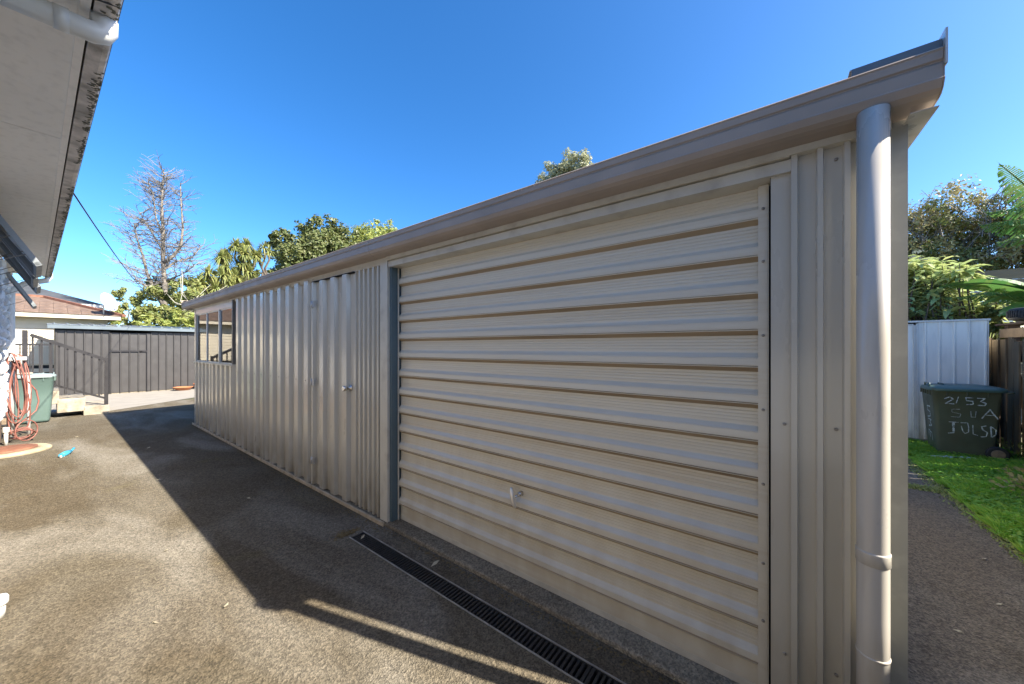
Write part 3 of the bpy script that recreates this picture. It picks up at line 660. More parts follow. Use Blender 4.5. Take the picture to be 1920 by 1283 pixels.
# hand lettering: each character is a list of strokes, drawn on the long side (f=0) or the front (f=1)
CH = [
 (0, [(.016, (-.20, .80), (-.15, .83), (-.12, .80), (-.19, .735), (-.11, .735))]),                          # 2
 (0, [(.010, (-.075, .835), (-.095, .74))]),                                                                # /
 (0, [(.016, (.055, .83), (-.01, .83), (-.005, .79), (.05, .785), (.055, .745), (-.005, .735))]),           # 5
 (0, [(.016, (.085, .83), (.155, .83), (.115, .79), (.165, .765), (.15, .735), (.09, .735))]),              # 3
 (0, [(.006, (-.06, .665), (-.13, .66), (-.13, .62), (-.05, .60), (-.06, .555), (-.14, .555))]),            # S
 (0, [(.008, (.035, .65), (.04, .57), (.075, .57), (.08, .65))]),                                           # U
 (0, [(.016, (.13, .56), (.165, .63), (.20, .69)), (.020, (.195, .69), (.225, .63), (.265, .565)), (.010, (.15, .61), (.235, .61))]),   # A
 (0, [(.032, (-.115, .475), (-.11, .34)), (.014, (-.155, .48), (-.07, .482)), (.018, (-.105, .335), (-.16, .32))]),                     # J
 (0, [(.013, (-.05, .48), (.01, .485), (.02, .43), (.02, .36), (-.01, .335), (-.03, .37), (-.045, .44))]),  # O
 (0, [(.012, (.055, .46), (.06, .34), (.10, .325))]),                                                       # L
 (0, [(.016, (.17, .465), (.13, .45), (.14, .41), (.18, .375), (.17, .32), (.125, .31))]),                  # S
 (0, [(.020, (.205, .46), (.215, .32)), (.014, (.205, .465), (.25, .42), (.25, .36), (.215, .315))]),       # D
 (1, [(.024, (.10, .66), (-.02, .66), (-.02, .60), (.08, .58), (.08, .52), (-.04, .50))]),                  # 5
 (1, [(.024, (-.04, .47), (.10, .47), (.03, .43), (.10, .39), (-.02, .37))]),                               # 3
 (1, [(.020, (-.06, .22), (-.05, .31), (.0, .30), (.0, .20)), (.020, (.0, .29), (.07, .28), (.08, .17))]),  # m
]
def lettered_bin():
    loc = (7.83, -2.03, -.012); H = .94
    root = wheelie('wheelie_bin', 'dirty dark green wheelie bin with white hand lettering on the grass', loc, math.pi, M_binR, M_binRlid, H, tilt=.02)
    body = [c for c in root.children if c.name.startswith('body')][0]; rr = random.Random(9)
    for f_, strokes in CH:
        b = MB()
        for stv in strokes:
            wdt = stv[0] * .75; st_ = [Vector(p) for p in stv[1:]]; pts = []
            for i in range(len(st_) - 1):
                nn = max(2, int((st_[i + 1] - st_[i]).length / .012))
                for k in range(nn): pts.append(st_[i].lerp(st_[i + 1], k / nn))
            pts.append(st_[-1]); vs = []
            for i, p in enumerate(pts):
                d = (pts[min(i + 1, len(pts) - 1)] - pts[max(i - 1, 0)]).normalized(); nr = Vector((-d.y, d.x)) * wdt * rr.uniform(.6, 1.15) / 2
                for s_ in (1, -1):
                    u, z = p + nr * s_
                    t_ = .06 + .44 * (z - .06) / (H * .5 - .06) if z < H * .5 else .5 + .42 * (z - H * .5) / (H * .5 - .10)
                    if f_ == 0: vs.append((loc[0] - (.44 + .10 * t_) / 2 - .003, loc[1] - u, z + loc[2]))
                    else: vs.append((loc[0] - u, loc[1] + (.50 + .12 * t_) / 2 + .003, z + loc[2]))
            b.add(vs, [(2 * i, 2 * i + 1, 2 * i + 3, 2 * i + 2) for i in range(len(pts) - 1)])
        b.build('hand_lettering', M_chalk, body)
lettered_bin()

# ------------------------------------------------------------------ concrete steps and handrail
st = thing('concrete_steps', 'old grey brown concrete steps rising to the left below the dark handrail', 'steps', (.3, 12.8, 0))
for i, (xa, xb, z) in enumerate(((.46, .84, .19), (.10, .46, .39), (-.30, .10, .58), (-1.5, -.30, .74))):
    zb = -.02 if i == 0 else (.10 + .2 * (i - 1))
    MB().box(xa, xb + (.0 if i == 0 else .03), 12.25, 13.45, zb, z).build('step', M_step, st, bevel=.012)
MB().box(-1.5, -.30, 12.9, 13.4, -.02, .52).build('landing_support', M_step, st)
hr = thing('handrail', 'dark metal handrail with thin balusters sloping down over the concrete steps', 'handrail', (.3, 12.33, .2))
yr_ = 12.33
def railz(x): return 1.275 + (0.79 - x) * .515
MB().box(.765, .825, yr_ - .03, yr_ + .03, .19, 1.27).build('post', M_rail, hr)
MB().box(-.335, -.265, yr_ - .03, yr_ + .03, .58, 1.86).build('post', M_rail, hr)
MB().bar((.80, yr_, 1.215), (-.235, yr_, 1.765), .075, .065).build('top_rail', M_rail, hr)
MB().bar((.80, yr_, .33), (-.27, yr_, .87), .035, .04).build('bottom_rail', M_rail, hr)
for k in range(9):
    x = .69 - k * .112; z0 = .33 + (.80 - x) * .505; z1 = 1.215 + (.80 - x) * .53
    MB().box(x - .014, x + .014, yr_ - .014, yr_ + .014, z0, z1).build('baluster', M_rail, hr)
h2 = thing('handrail', 'level dark metal rail along the landing behind the sloping handrail', 'handrail', (-.2, 13.4, .7))
MB().box(.0, .05, 13.38, 13.43, .58, 1.55).build('post', M_rail, h2)
MB().box(-1.2, -1.15, 13.38, 13.43, .74, 1.62).build('post', M_rail, h2)
MB().box(-1.2, .05, 13.375, 13.435, 1.55, 1.59).build('top_rail', M_rail, h2)
for k in range(8): MB().box(-1.05 + k * .13, -1.03 + k * .13, 13.39, 13.41, .74, 1.55).build('baluster', M_rail, h2)

# ------------------------------------------------------------------ charcoal garden shed
sh = thing('garden_shed', 'low charcoal steel garden shed with a sliding door and blue grey roof', 'shed', (2.4, 18, 0))
SY = 17.1
def panel(x0, x1, z0, z1, nm='wall_panel', yy=SY, par=sh, mat=M_char):
    b = MB(); d = .032
    b.prism([(x0 + .001, yy), (x0 + .012, yy - d), (x0 + .03, yy - d), (x0 + .042, yy), (x1 - .001, yy), (x1 - .001, yy + .006), (x0 + .001, yy + .006)], 'z', z0, z1); return b.build(nm, mat, par, recalc=True)
xs = [.105 + i * .177 for i in range(7)]; xs[-1] = 1.165
for a, c in zip(xs[:-1], xs[1:]): panel(a, c, .03, 2.02)
for i in range(4): panel(1.18 + i * .205, 1.18 + (i + 1) * .205, .04, 1.36, 'door_panel'); panel(1.18 + i * .205, 1.18 + (i + 1) * .205, 1.405, 1.98, 'door_panel')
MB().box(1.165, 1.18, SY - .045, SY + .01, .03, 2.0).build('door_frame', M_rail, sh)
MB().box(1.18, 2.0, SY - .045, SY + .004, 1.362, 1.403).build('door_bar', M_rail, sh)
MB().box(1.83, 1.90, SY - .045, SY - .028, 1.372, 1.39).build('door_latch', M_chrome, sh)
MB().box(2.0, 2.02, SY - .045, SY + .006, .03, 1.99).build('door_frame', M_rail, sh)
MB().box(2.02, 2.09, SY - .02, SY + .006, .03, 1.99).build('door_frame', M_char, sh)
x = 2.09
while x < 4.75: panel(x, x + .19, .03, 2.02); x += .19
MB().box(.10, 4.8, SY + .01, 19.2, .0, .03).build('floor', M_slab, sh)
MB().box(.095, .10, SY, 19.2, .03, 2.1).build('side_wall', M_char, sh); MB().box(4.80, 4.81, SY, 19.2, .03, 2.1).build('side_wall', M_char, sh); MB().box(.10, 4.8, 19.19, 19.2, .03, 2.2).build('back_wall', M_char, sh)
MB().box(-.03, 4.9, SY - .16, SY - .15, 2.07, 2.17).box(-.03, 4.9, SY - .15, SY - .03, 2.07, 2.08).build('gutter', M_charroof, sh)
rf = MB().add([(-.04, SY - .17, 2.175), (4.92, SY - .17, 2.175), (4.92, 19.4, 2.31), (-.04, 19.4, 2.31), (-.04, SY - .17, 2.18), (4.92, SY - .17, 2.18), (4.92, 19.4, 2.315), (-.04, 19.4, 2.315)],
              [(0, 3, 2, 1), (4, 5, 6, 7), (0, 1, 5, 4), (1, 2, 6, 5), (2, 3, 7, 6), (3, 0, 4, 7)]).build('roof', M_charroof, sh)
rm = MB().add([(-.03, 0, .001), (-.012, 0, .035), (.012, 0, .035), (.03, 0, .001), (-.03, 2.47, .136), (-.012, 2.47, .17), (.012, 2.47, .17), (.03, 2.47, .136)], [(0, 1, 5, 4), (1, 2, 6, 5), (2, 3, 7, 6), (3, 2, 1, 0), (4, 5, 6, 7)]).mesh('roof_rib'); rm.materials.append(M_charroof)
for k in range(20): inst('roof_rib', rm, rf, (.1 + k * .25, SY - .17, 2.18))
tp = thing('planter_tray', 'shallow terracotta planter tray on the pale concrete before the charcoal shed', 'planter', (2.85, 16.75, 0))
MB().lathe([(.16, 0), (.26, .10), (.275, .115), (.25, .115), (.22, .08), (.05, .075)], (2.85, 16.7, .004), 24).build('tray', M_terra, tp)
tp = thing('flower_pot', 'small terracotta pot at the corner of the garage by the shed', 'pot', (3.25, 16.9, 0))
MB().lathe([(.09, 0), (.13, .17), (.15, .175), (.15, .21), (.12, .21), (.11, .15), (.03, .15)], (3.28, 16.8, .004), 20).build('pot', M_terra, tp)

# ------------------------------------------------------------------ houses behind
ch = thing('weatherboard_house', 'single storey cream weatherboard house with brown tiled roof behind the steps', 'house', (-2, 22, 0))
cw = MB().box(-8, 1.32, 20.05, 25, .9, 2.56).build('wall', M_cream, ch)
bm_ = MB().prism([(20.05, 0), (20.015, 0), (20.035, .135), (20.05, .135)], 'x', -8.02, 1.34).mesh('weatherboard'); bm_.materials.append(M_cream)
for k in range(12): inst('weatherboard', bm_, cw, (0, 0, .95 + k * .134))
MB().box(-8, 1.3, 20.1, 24, -.05, .9).build('foundation', M_dark, ch)
lm = MB().box(-8, 1.32, 20.01, 20.04, 0, .13).mesh('base_board'); lm.materials.append(M_cream)
for k in range(3): inst('base_board', lm, ch, (0, 0, .08 + k * .29))
b = MB(); b.box(-8.3, 1.62, 19.55, 19.57, 2.52, 2.66); b.box(-8.3, 1.62, 19.57, 20.05, 2.52, 2.535); b.build('gutter', M_cream, ch)
rf = MB().add([(-8.4, 19.52, 2.66), (1.7, 19.52, 2.66), (-.1, 22.5, 3.42), (-8.4, 22.5, 3.42), (1.7, 25.5, 2.66), (-8.4, 25.5, 2.66)], [(0, 1, 2, 3), (3, 2, 4, 5), (1, 4, 2)]).build('roof', M_tile, ch)
tm = MB().add([(0, 0, .004), (0, .01, .028), (0, .30, .008), (.29, 0, .004), (.29, .01, .028), (.29, .30, .008), (.145, .004, .045), (.145, .30, .02)], [(0, 6, 1), (1, 6, 7, 2), (6, 4, 5, 7), (0, 3, 6), (6, 3, 4)]).mesh('roof_tile'); tm.materials.append(M_tile)
sl_ = .76 / 2.98
for r_ in range(10):
    for c_ in range(14):
        x = -2.6 + c_ * .30; y = 19.52 + r_ * .30
        if x + .3 > 1.7 - (y + .3 - 19.52) * .6: continue
        o = inst('roof_tile', tm, rf, (x, y, 2.66 + (y - 19.52) * sl_)); o.rotation_euler = (math.atan(sl_), 0, 0)
b = MB(); b.bar((1.7, 19.5, 2.69), (-.1, 22.5, 3.46), .12, .08); b.bar((-8.4, 22.5, 3.46), (-.1, 22.5, 3.46), .12, .08); b.build('ridge_cap', M_rustcap, rf)
# dish
dh = thing('satellite_dish', 'white satellite dish mounted on the brown tiled roof', 'satellite dish', (1.25, 19.7, 2.6))
ax = Vector((.72, -.62, .33)).normalized(); c0 = Vector((1.27, 19.5, 3.14)); u_ = ax.cross(Vector((0, 0, 1))).normalized(); v_ = u_.cross(ax)
b = MB(); vs = []; fs = []
for i in range(7):
    r_ = .32 * i / 6
    for k in range(24):
        a = 2 * math.pi * k / 24; vs.append(c0 + u_ * math.cos(a) * r_ + v_ * math.sin(a) * r_ * 1.08 + ax * (r_ * r_ * .8))
for i in range(6):
    for k in range(24): fs.append((i * 24 + k, i * 24 + (k + 1) % 24, (i + 1) * 24 + (k + 1) % 24, (i + 1) * 24 + k))
b.add(vs, fs, True); b.build('reflector', M_white, dh)
b = MB(); f0 = c0 + ax * .34 - v_ * .12; b.tube([c0 - v_ * .33, f0 - v_ * .05], .013, 8); b.build('feed_arm', M_white, dh)
MB().tube([f0 - u_ * .06, f0 + u_ * .06], .032, 10).build('receiver', M_white, dh)
MB().tube([c0 - ax * .02, c0 - ax * .10 + Vector((0, 0, -.05)), c0 - ax * .10 + Vector((0, 0, -.50))], .02, 8).build('mast', M_alu, dh)
# two storey house far behind
th = thing('two_storey_house', 'white two storey house with dark hipped roof far behind the weatherboard house', 'house', (-4, 36, 0))
MB().box(-12, 1.6, 32.6, 42, 0, 4.0).build('wall', M_white, th)
MB().add([(-12.6, 32, 4.0), (2.15, 32, 4.0), (2.15, 42.6, 4.0), (-12.6, 42.6, 4.0), (-3.1, 37.3, 6.1), (-7.3, 37.3, 6.1)], [(0, 1, 4, 5), (1, 2, 4), (2, 3, 5, 4), (3, 0, 5), (0, 3, 2, 1)]).build('roof', M_slate, th)
b = MB(); b.box(-12.6, 2.15, 31.96, 31.998, 3.84, 4.02); b.build('fascia', M_white, th)
for xa in (-3.6, -1.5, .0):
    wn = MB().box(xa, xa + 1.1, 32.55, 32.598, 2.55, 3.6).build('window', M_bronze, th)
    MB().box(xa + .05, xa + 1.05, 32.54, 32.549, 2.6, 3.55).build('pane', M_glass, wn)

# ------------------------------------------------------------------ vegetation helpers
def leafcloud(blobs, n, size, seed, aspect=.5, shell=.55, up=.25):
    """many small folded leaves spread in the outer part of a set of ellipsoids"""
    r2 = random.Random(seed); b = MB(); tot = sum(rx * ry + ry * rz_ + rx * rz_ for (_, (rx, ry, rz_)) in blobs)
    for (c, (rx, ry, rz_)) in blobs:
        k = int(n * (rx * ry + ry * rz_ + rx * rz_) / tot)
        # sub clumps on the surface make light and dark clusters
        subs = []
        for _ in range(max(6, k // 70)):
            d = Vector((r2.gauss(0, 1), r2.gauss(0, 1), r2.gauss(0, 1))).normalized(); q = r2.uniform(shell, 1.0)
            subs.append((Vector((c[0] + d.x * rx * q, c[1] + d.y * ry * q, c[2] + d.z * rz_ * q)), min(rx, ry, rz_) * r2.uniform(.16, .34), d))
        for _ in range(k):
            sc, sr, sd = subs[r2.randrange(len(subs))]
            o = Vector((r2.gauss(0, 1), r2.gauss(0, 1), r2.gauss(0, 1))); o = o.normalized() * sr * r2.uniform(.35, 1.1)
            p = sc + o; nrm = (o.normalized() + sd * .5 + Vector((r2.gauss(0, .5), r2.gauss(0, .5), up + r2.gauss(0, .5)))).normalized()
            t = nrm.cross(Vector((r2.gauss(0, 1), r2.gauss(0, 1), r2.gauss(0, 1)))).normalized(); s_ = nrm.cross(t)
            L = size * r2.uniform(.6, 1.3); wd_ = L * aspect
            b.add([p - t * L / 2, p + s_ * wd_ / 2 + nrm * L * .07, p + t * L / 2 - nrm * L * .05, p - s_ * wd_ / 2 + nrm * L * .07], [(0, 1, 2), (0, 2, 3)])
    return b
def limb(b, a, c, r0, r1, seed, wob=.1, n=6, seg=6):
    r2 = random.Random(seed); a = Vector(a); c = Vector(c); L = (c - a).length; pts = []; rs = []
    for i in range(seg + 1):
        u = i / seg; p = a.lerp(c, u); k = math.sin(u * math.pi) * wob * L
        pts.append(p + Vector((r2.uniform(-1, 1), r2.uniform(-1, 1), r2.uniform(-.5, .5))) * k * .5); rs.append(r0 + (r1 - r0) * u)
    b.tube(pts, rs, n); return pts
def tree(name, label, cat, base, blobs, nleaf, size, lm_, seed, trunk_r=.2, group=None, aspect=.5, bark=M_bark2, stems=None):
    root = thing(name, label, cat, base, group)
    leafcloud(blobs, nleaf, size, seed, aspect).build('crown' if cat == 'tree' else 'foliage', lm_, root)
    b = MB()
    for i, (c, r_) in enumerate(stems or blobs): limb(b, base, c, trunk_r * (1 if i == 0 else .6), trunk_r * .15, seed + i)
    b.build('trunk' if cat == 'tree' else 'stem', bark, root); return root

# big dark broadleaf tree behind the garage roof (left)
tree('broadleaf_tree', 'big dense dark green tree rising behind the middle of the garage roof', 'tree', (13.5, 30, -.1),
     [((11.4, 28.5, 7.9), (2.3, 2.2, 2.0)), ((10.3, 28.3, 9.0), (1.1, 1.4, .95)), ((13.3, 29, 10.2), (2.1, 2.0, 1.6)), ((13.0, 28.6, 8.4), (2.6, 2.4, 2.4)), ((15.6, 29, 10.1), (2.3, 2.2, 1.65)), ((15.5, 28.6, 8.0), (2.6, 2.5, 2.6)), ((10.6, 28.6, 6.4), (1.2, 1.2, 1.2))], 30000, .26, M_lfdark, 21, .35)
tree('broadleaf_tree', 'yellow green leafy tree right of the big dark tree above the roof', 'tree', (18.4, 30, -.1),
     [((18.2, 29.5, 11.4), (2.2, 2.0, 1.75)), ((17.0, 28.2, 9.9), (2.0, 2.0, 1.8)), ((20.0, 29.8, 11.9), (1.7, 2.0, 1.6)), ((19.5, 30, 9.5), (2.4, 2, 2.6))], 16000, .22, M_lfyel, 22, .3)
tree('gum_tree', 'pale silver green treetop alone above the centre of the garage roof', 'tree', (16.5, 9.0, -.1),
     [((16.1, 9.2, 10.2), (1.0, 1.1, .9)), ((16.0, 8.1, 10.55), (.85, .9, .8)), ((16.2, 10.0, 9.7), (.85, .8, .85)), ((16.3, 8.8, 9.4), (1.3, 1.5, 1.1))], 20000, .14, M_lfgrey, 23, .22)
# cabbage trees
def rosette(b, c, n, L, seed, droop=.75, wd_=.03):
    r2 = random.Random(seed); c = Vector(c)
    for _ in range(n):
        az = r2.uniform(0, 2 * math.pi); el = r2.uniform(-.6, 1.45); d = Vector((math.cos(az) * math.cos(el), math.sin(az) * math.cos(el), math.sin(el)))
        s_ = d.cross(Vector((0, 0, 1))); s_ = s_.normalized() if s_.length > .05 else Vector((1, 0, 0)); l_ = L * r2.uniform(.75, 1.15)
        p1 = c + d * l_ * .5; p2 = c + d * l_ - Vector((0, 0, 1)) * l_ * droop * (1 - max(el, 0) / 1.6) * r2.uniform(.3, 1)
        b.add([c - s_ * wd_ * .5, c + s_ * wd_ * .5, p1 + s_ * wd_, p1 - s_ * wd_, p2], [(0, 1, 2, 3), (3, 2, 4)])
def cabbage(label, base, heads, L, n, seed, group=None):
    root = thing('cabbage_tree', label, 'tree', base, group)
    b = MB()
    for i, h_ in enumerate(heads): rosette(b, h_, n, L, seed + i)
    b.build('crown', M_lfsword, root)
    b = MB(); fork = Vector((base[0], base[1], heads[0][2] * .55))
    limb(b, base, fork, .16, .12, seed, .02)
    for i, h_ in enumerate(heads): limb(b, fork, h_, .09, .05, seed + i, .12)
    b.build('trunk', M_bark2, root)
cabbage('spiky cabbage tree with sword leaves left of the big dark tree', (7.0, 26, -.1),
        [(6.3, 26, 6.9), (6.75, 25.8, 7.5), (7.35, 26.2, 7.75), (7.0, 25.6, 6.5), (6.2, 25.6, 6.1), (7.3, 25.5, 6.0), (6.6, 25.4, 5.6), (7.8, 26.2, 7.2), (6.0, 25.5, 6.6), (7.0, 25.3, 7.0)], .62, 210, 40)
cabbage('slim bare stemmed cabbage tree touching the big dark tree', (8.4, 26.5, -.1),
        [(8.35, 26.4, 7.95), (8.15, 26.4, 7.4), (8.7, 26.6, 7.75)], .55, 80, 60)
cabbage('low spreading cabbage tree with yellowish leaves over the garage gutter', (5.9, 25, -.1),
        [(5.3, 25, 5.5), (5.9, 25, 5.5), (6.3, 25, 5.0), (5.0, 25, 4.9), (5.6, 24.8, 4.7)], .75, 130, 80)
tree('leafy_tree', 'small bushy green tree right of the satellite dish', 'tree', (2.15, 24, -.1),
     [((2.15, 24, 3.75), (.55, .5, .5)), ((1.75, 24, 3.3), (.4, .4, .4)), ((2.6, 23.9, 3.25), (.5, .45, .5)), ((2.15, 23.8, 2.9), (.75, .5, .6))], 4200, .17, M_lfsword, 36, .08, aspect=.3)
# bare tree
bt = thing('bare_tree', 'tall leafless brown tree with fine twigs standing behind the charcoal shed', 'tree', (3.75, 26, -.1))
b = MB(); tw = MB(); r2 = random.Random(77)
def px_limb(pts, r0, r1):
    rs = [r0 + (r1 - r0) * i / (len(pts) - 1) for i in range(len(pts))]; b.tube(pts, rs, 7); return pts, rs
mains = []
mains.append(px_limb([(3.75, 26, -.1), (3.72, 26, 3), (3.72, 26, 4.6), (3.66, 26.05, 6.2), (3.66, 26, 7.6), (3.6, 26, 9.0), (3.64, 26, 10.0), (3.68, 26, 10.9)], .15, .02))
mains.append(px_limb([(3.72, 26, 3.6), (3.35, 26.1, 4.5), (3.1, 26.2, 5.3), (2.95, 26.2, 6.2), (2.72, 26.2, 7.1), (2.62, 26.1, 7.8)], .10, .02))
mains.append(px_limb([(3.68, 26, 6.0), (4.05, 25.9, 6.45), (4.32, 25.8, 7.0), (4.4, 25.8, 8.0), (4.33, 25.8, 9.2), (4.3, 25.8, 10.4)], .10, .018))
mains.append(px_limb([(3.66, 26, 5.6), (4.2, 26.3, 6.2), (4.9, 26.5, 6.6), (5.35, 26.5, 7.4)], .06, .015))
mains.append(px_limb([(3.7, 26, 5.0), (4.4, 25.6, 5.5), (5.0, 25.4, 6.2)], .05, .012))
mains.append(px_limb([(3.66, 26, 7.4), (3.4, 26.1, 8.3), (3.3, 26.1, 9.5), (3.1, 26.1, 10.2)], .05, .012))
mains.append(px_limb([(3.66, 26, 6.6), (3.2, 25.8, 7.5), (2.7, 25.7, 8.4)], .045, .012))
mains.append(px_limb([(3.72, 26, 3.9), (3.1, 25.8, 4.6), (2.3, 25.6, 5.1)], .045, .012))
for mi, (pts, rs) in enumerate(mains):
    P = [Vector(p) for p in pts]; tot = sum((P[i + 1] - P[i]).length for i in range(len(P) - 1))
    nb = int(tot * (16 if mi == 0 else 13))
    for k in range(nb):
        u = r2.uniform(.30 if mi == 0 else .12, 1.0) * (len(P) - 1); i = min(int(u), len(P) - 2); p = P[i].lerp(P[i + 1], u - i)
        az = r2.uniform(0, 2 * math.pi); el = r2.uniform(-.05, .65)
        taper = 1.0 - .55 * max(0, (p.z - 5) / 6); L = r2.uniform(.5, 2.1) * taper * (1.0 if mi == 0 else .75)
        d = Vector((math.cos(az) * math.cos(el), math.sin(az) * math.cos(el), math.sin(el))); q = [p]
        for s_ in range(1, 5): q.append(p + d * L * s_ / 4 + Vector((r2.gauss(0, .03), r2.gauss(0, .03), .05 * s_ * s_ / 4 * L + r2.gauss(0, .02))))
        tw.tube(q, [.022, .017, .013, .010, .007], 4, cap=False)
        for _ in range(int(L * 7)):
            s_ = r2.uniform(.25, 1) * 4; j = min(int(s_), 3); p2 = q[j].lerp(q[j + 1], s_ - j)
            d2 = (d + Vector((r2.gauss(0, .6), r2.gauss(0, .6), r2.gauss(.1, .45)))).normalized(); l2 = r2.uniform(.15, .5)
            tw.tube([p2, p2 + d2 * l2 * .5 + Vector((0, 0, .02)), p2 + d2 * l2], [.008, .007, .005], 3, cap=False)
b.build('trunk', M_bark, bt); tw.build('twigs', M_twig, bt)
# vine clad shrub masses round the bare tree
tree('shrub', 'leafy vine covered bush climbing the foot of the bare tree', 'shrub', (3.4, 23, -.1),
     [((3.3, 23.2, 3.6), (.9, .8, .9)), ((4.1, 23.3, 4.1), (.9, .8, .8)), ((3.6, 23, 2.8), (1.1, .9, .9)), ((2.9, 23, 2.7), (.7, .7, .7)), ((4.6, 23.4, 3.4), (.9, .8, .9))], 6500, .17, M_lfolive, 31, .08)
tree('shrub', 'tall olive green hedge tree between the bare tree and the garage gutter', 'shrub', (6.0, 28, -.1),
     [((5.2, 28, 4.6), (1.5, 1.2, 1.15)), ((6.8, 28, 4.9), (1.5, 1.2, 1.1)), ((8.0, 28, 5.2), (1.4, 1.2, 1.1)), ((5.8, 27.6, 3.6), (1.7, 1.2, 1.2)), ((4.2, 28, 4.6), (1.2, 1.0, 1.0)), ((6.6, 27, 5.7), (1.0, .8, .8)), ((7.6, 27, 6.2), (.9, .8, .9)), ((8.6, 27.5, 5.9), (.9, .8, .9))], 14000, .20, M_lfdark, 32, .15)
tree('shrub', 'bright yellow green shrub spilling over the charcoal shed roof by the garage', 'shrub', (3.2, 20.2, -.1),
     [((3.35, 20.3, 2.35), (.75, .6, .55)), ((2.6, 20.4, 2.2), (.7, .6, .45)), ((3.6, 20.6, 2.75), (.55, .6, .45)), ((4.3, 20.4, 2.5), (.8, .6, .6))], 4200, .17, M_lfyel, 33, .06, aspect=.38)
tree('shrub', 'low yellow green shrub spilling over the charcoal shed roof below the dish', 'shrub', (1.9, 20.0, -.1),
     [((1.85, 19.75, 2.28), (.6, .4, .3)), ((1.2, 19.7, 2.12), (.5, .35, .25)), ((2.4, 20, 2.45), (.5, .4, .35)), ((.6, 19.6, 2.1), (.4, .3, .2))], 2400, .16, M_lfyel, 34, .05, aspect=.38)
b = MB(); r2 = random.Random(5); base = Vector((4.0, 22.4, 3.2))
for k in range(26):
    d = Vector((r2.uniform(-.2, 1.0), r2.uniform(-.3, .3), r2.uniform(-.05, .55))).normalized(); L = r2.uniform(.8, 2.0)
    b.tube([base + Vector((r2.uniform(-.3, .6), 0, r2.uniform(-.3, .5))), base + d * L * .5 + Vector((0, 0, .1)), base + d * L + Vector((.2, 0, .15))], [.014, .01, .005], 4)
tag(b.build('dead_branches', M_flower), 'pale dead branches sticking out of the greenery right of the bare tree', 'branches')

# ------------------------------------------------------------------ right hand yard
ws = thing('metal_shed', 'faded blue white steel garden shed in the side yard beyond the path', 'shed', (9.4, -1.2, 0))
WX = 8.40
ys = [-2.445, -2.292, -2.148, -1.998, -1.852, -1.765]
for a, c in zip(ys[:-1], ys[1:]):
    MB().prism([(WX, a + .001), (WX - .012, a + .008), (WX - .012, a + .022), (WX, a + .03), (WX, c - .001), (WX + .005, c - .001), (WX + .005, a + .001)], 'z', .05, 1.90).build('wall_panel', M_wsteel, ws, recalc=True)
MB().box(WX - .022, WX + .01, -1.764, -1.735, .05, 1.885).build('door_frame', M_white, ws)
MB().box(WX - .016, WX + .01, -1.733, -1.712, .05, 1.86).build('door_frame', M_white, ws)
dd = MB().box(WX, WX + .006, -1.711, -.75, .05, 1.86).build('door', M_wsteel, ws)
for k in range(14): MB().box(WX - .005, WX, -1.69 + k * .062, -1.675 + k * .062, .06, 1.85).build('rib', M_wsteel, dd)
MB().box(WX - .012, WX + .004, -1.71, -.75, 1.862, 1.878).build('door_frame', M_white, ws)
y = -.745
while y < .3: MB().box(WX, WX + .006, y, y + .15, .05, 1.9).build('wall_panel', M_wsteel, ws); y += .152
MB().box(WX + .006, 10.3, -2.455, -2.446, .05, 1.9).build('side_wall', M_wsteel, ws); MB().box(WX + .006, 10.3, .31, .32, .05, 1.9).build('side_wall', M_wsteel, ws)
MB().box(10.29, 10.3, -2.44, .31, .05, 1.9).build('back_wall', M_wsteel, ws)
MB().box(WX - .02, 10.35, -2.47, .34, 1.902, 1.93).build('roof', M_white, ws)
MB().box(WX - .02, WX + .03, -2.46, .33, -.02, .045).build('base_rail', M_galv, ws)
b = MB(); b.box(WX - .004, WX + .004, -2.459, -2.4465, .05, 1.9); b.build('corner_flashing', M_white, ws)
# paling fence along the boundary
fe = thing('paling_fence', 'weathered brown vertical paling fence behind the lettered bin', 'fence', (8, -2.62, 0))
r2 = random.Random(4)
pm_ = [MB().box(-.052, .052, -.009, .009, 0, h_).mesh('paling') for h_ in (1.60, 1.64, 1.67)]
for m_ in pm_: m_.materials.append(M_paling)
for k in range(64):
    o = inst('paling', pm_[r2.randrange(3)], fe, (5.4 + k * .0985, -2.62 + (.011 if k % 2 else -.011) + r2.uniform(-.001, .001), -.02)); o.rotation_euler = (r2.uniform(-.01, .01), r2.uniform(-.012, .012), r2.uniform(-.05, .05))
for z in (.35, 1.3): MB().box(5.3, 11.7, -2.70, -2.632, z, z + .09).build('fence_rail', M_oldwood, fe)
for x in (5.5, 7.3, 9.1, 10.9): MB().box(x, x + .1, -2.80, -2.702, -.1, 1.62).build('fence_post', M_oldwood, fe)
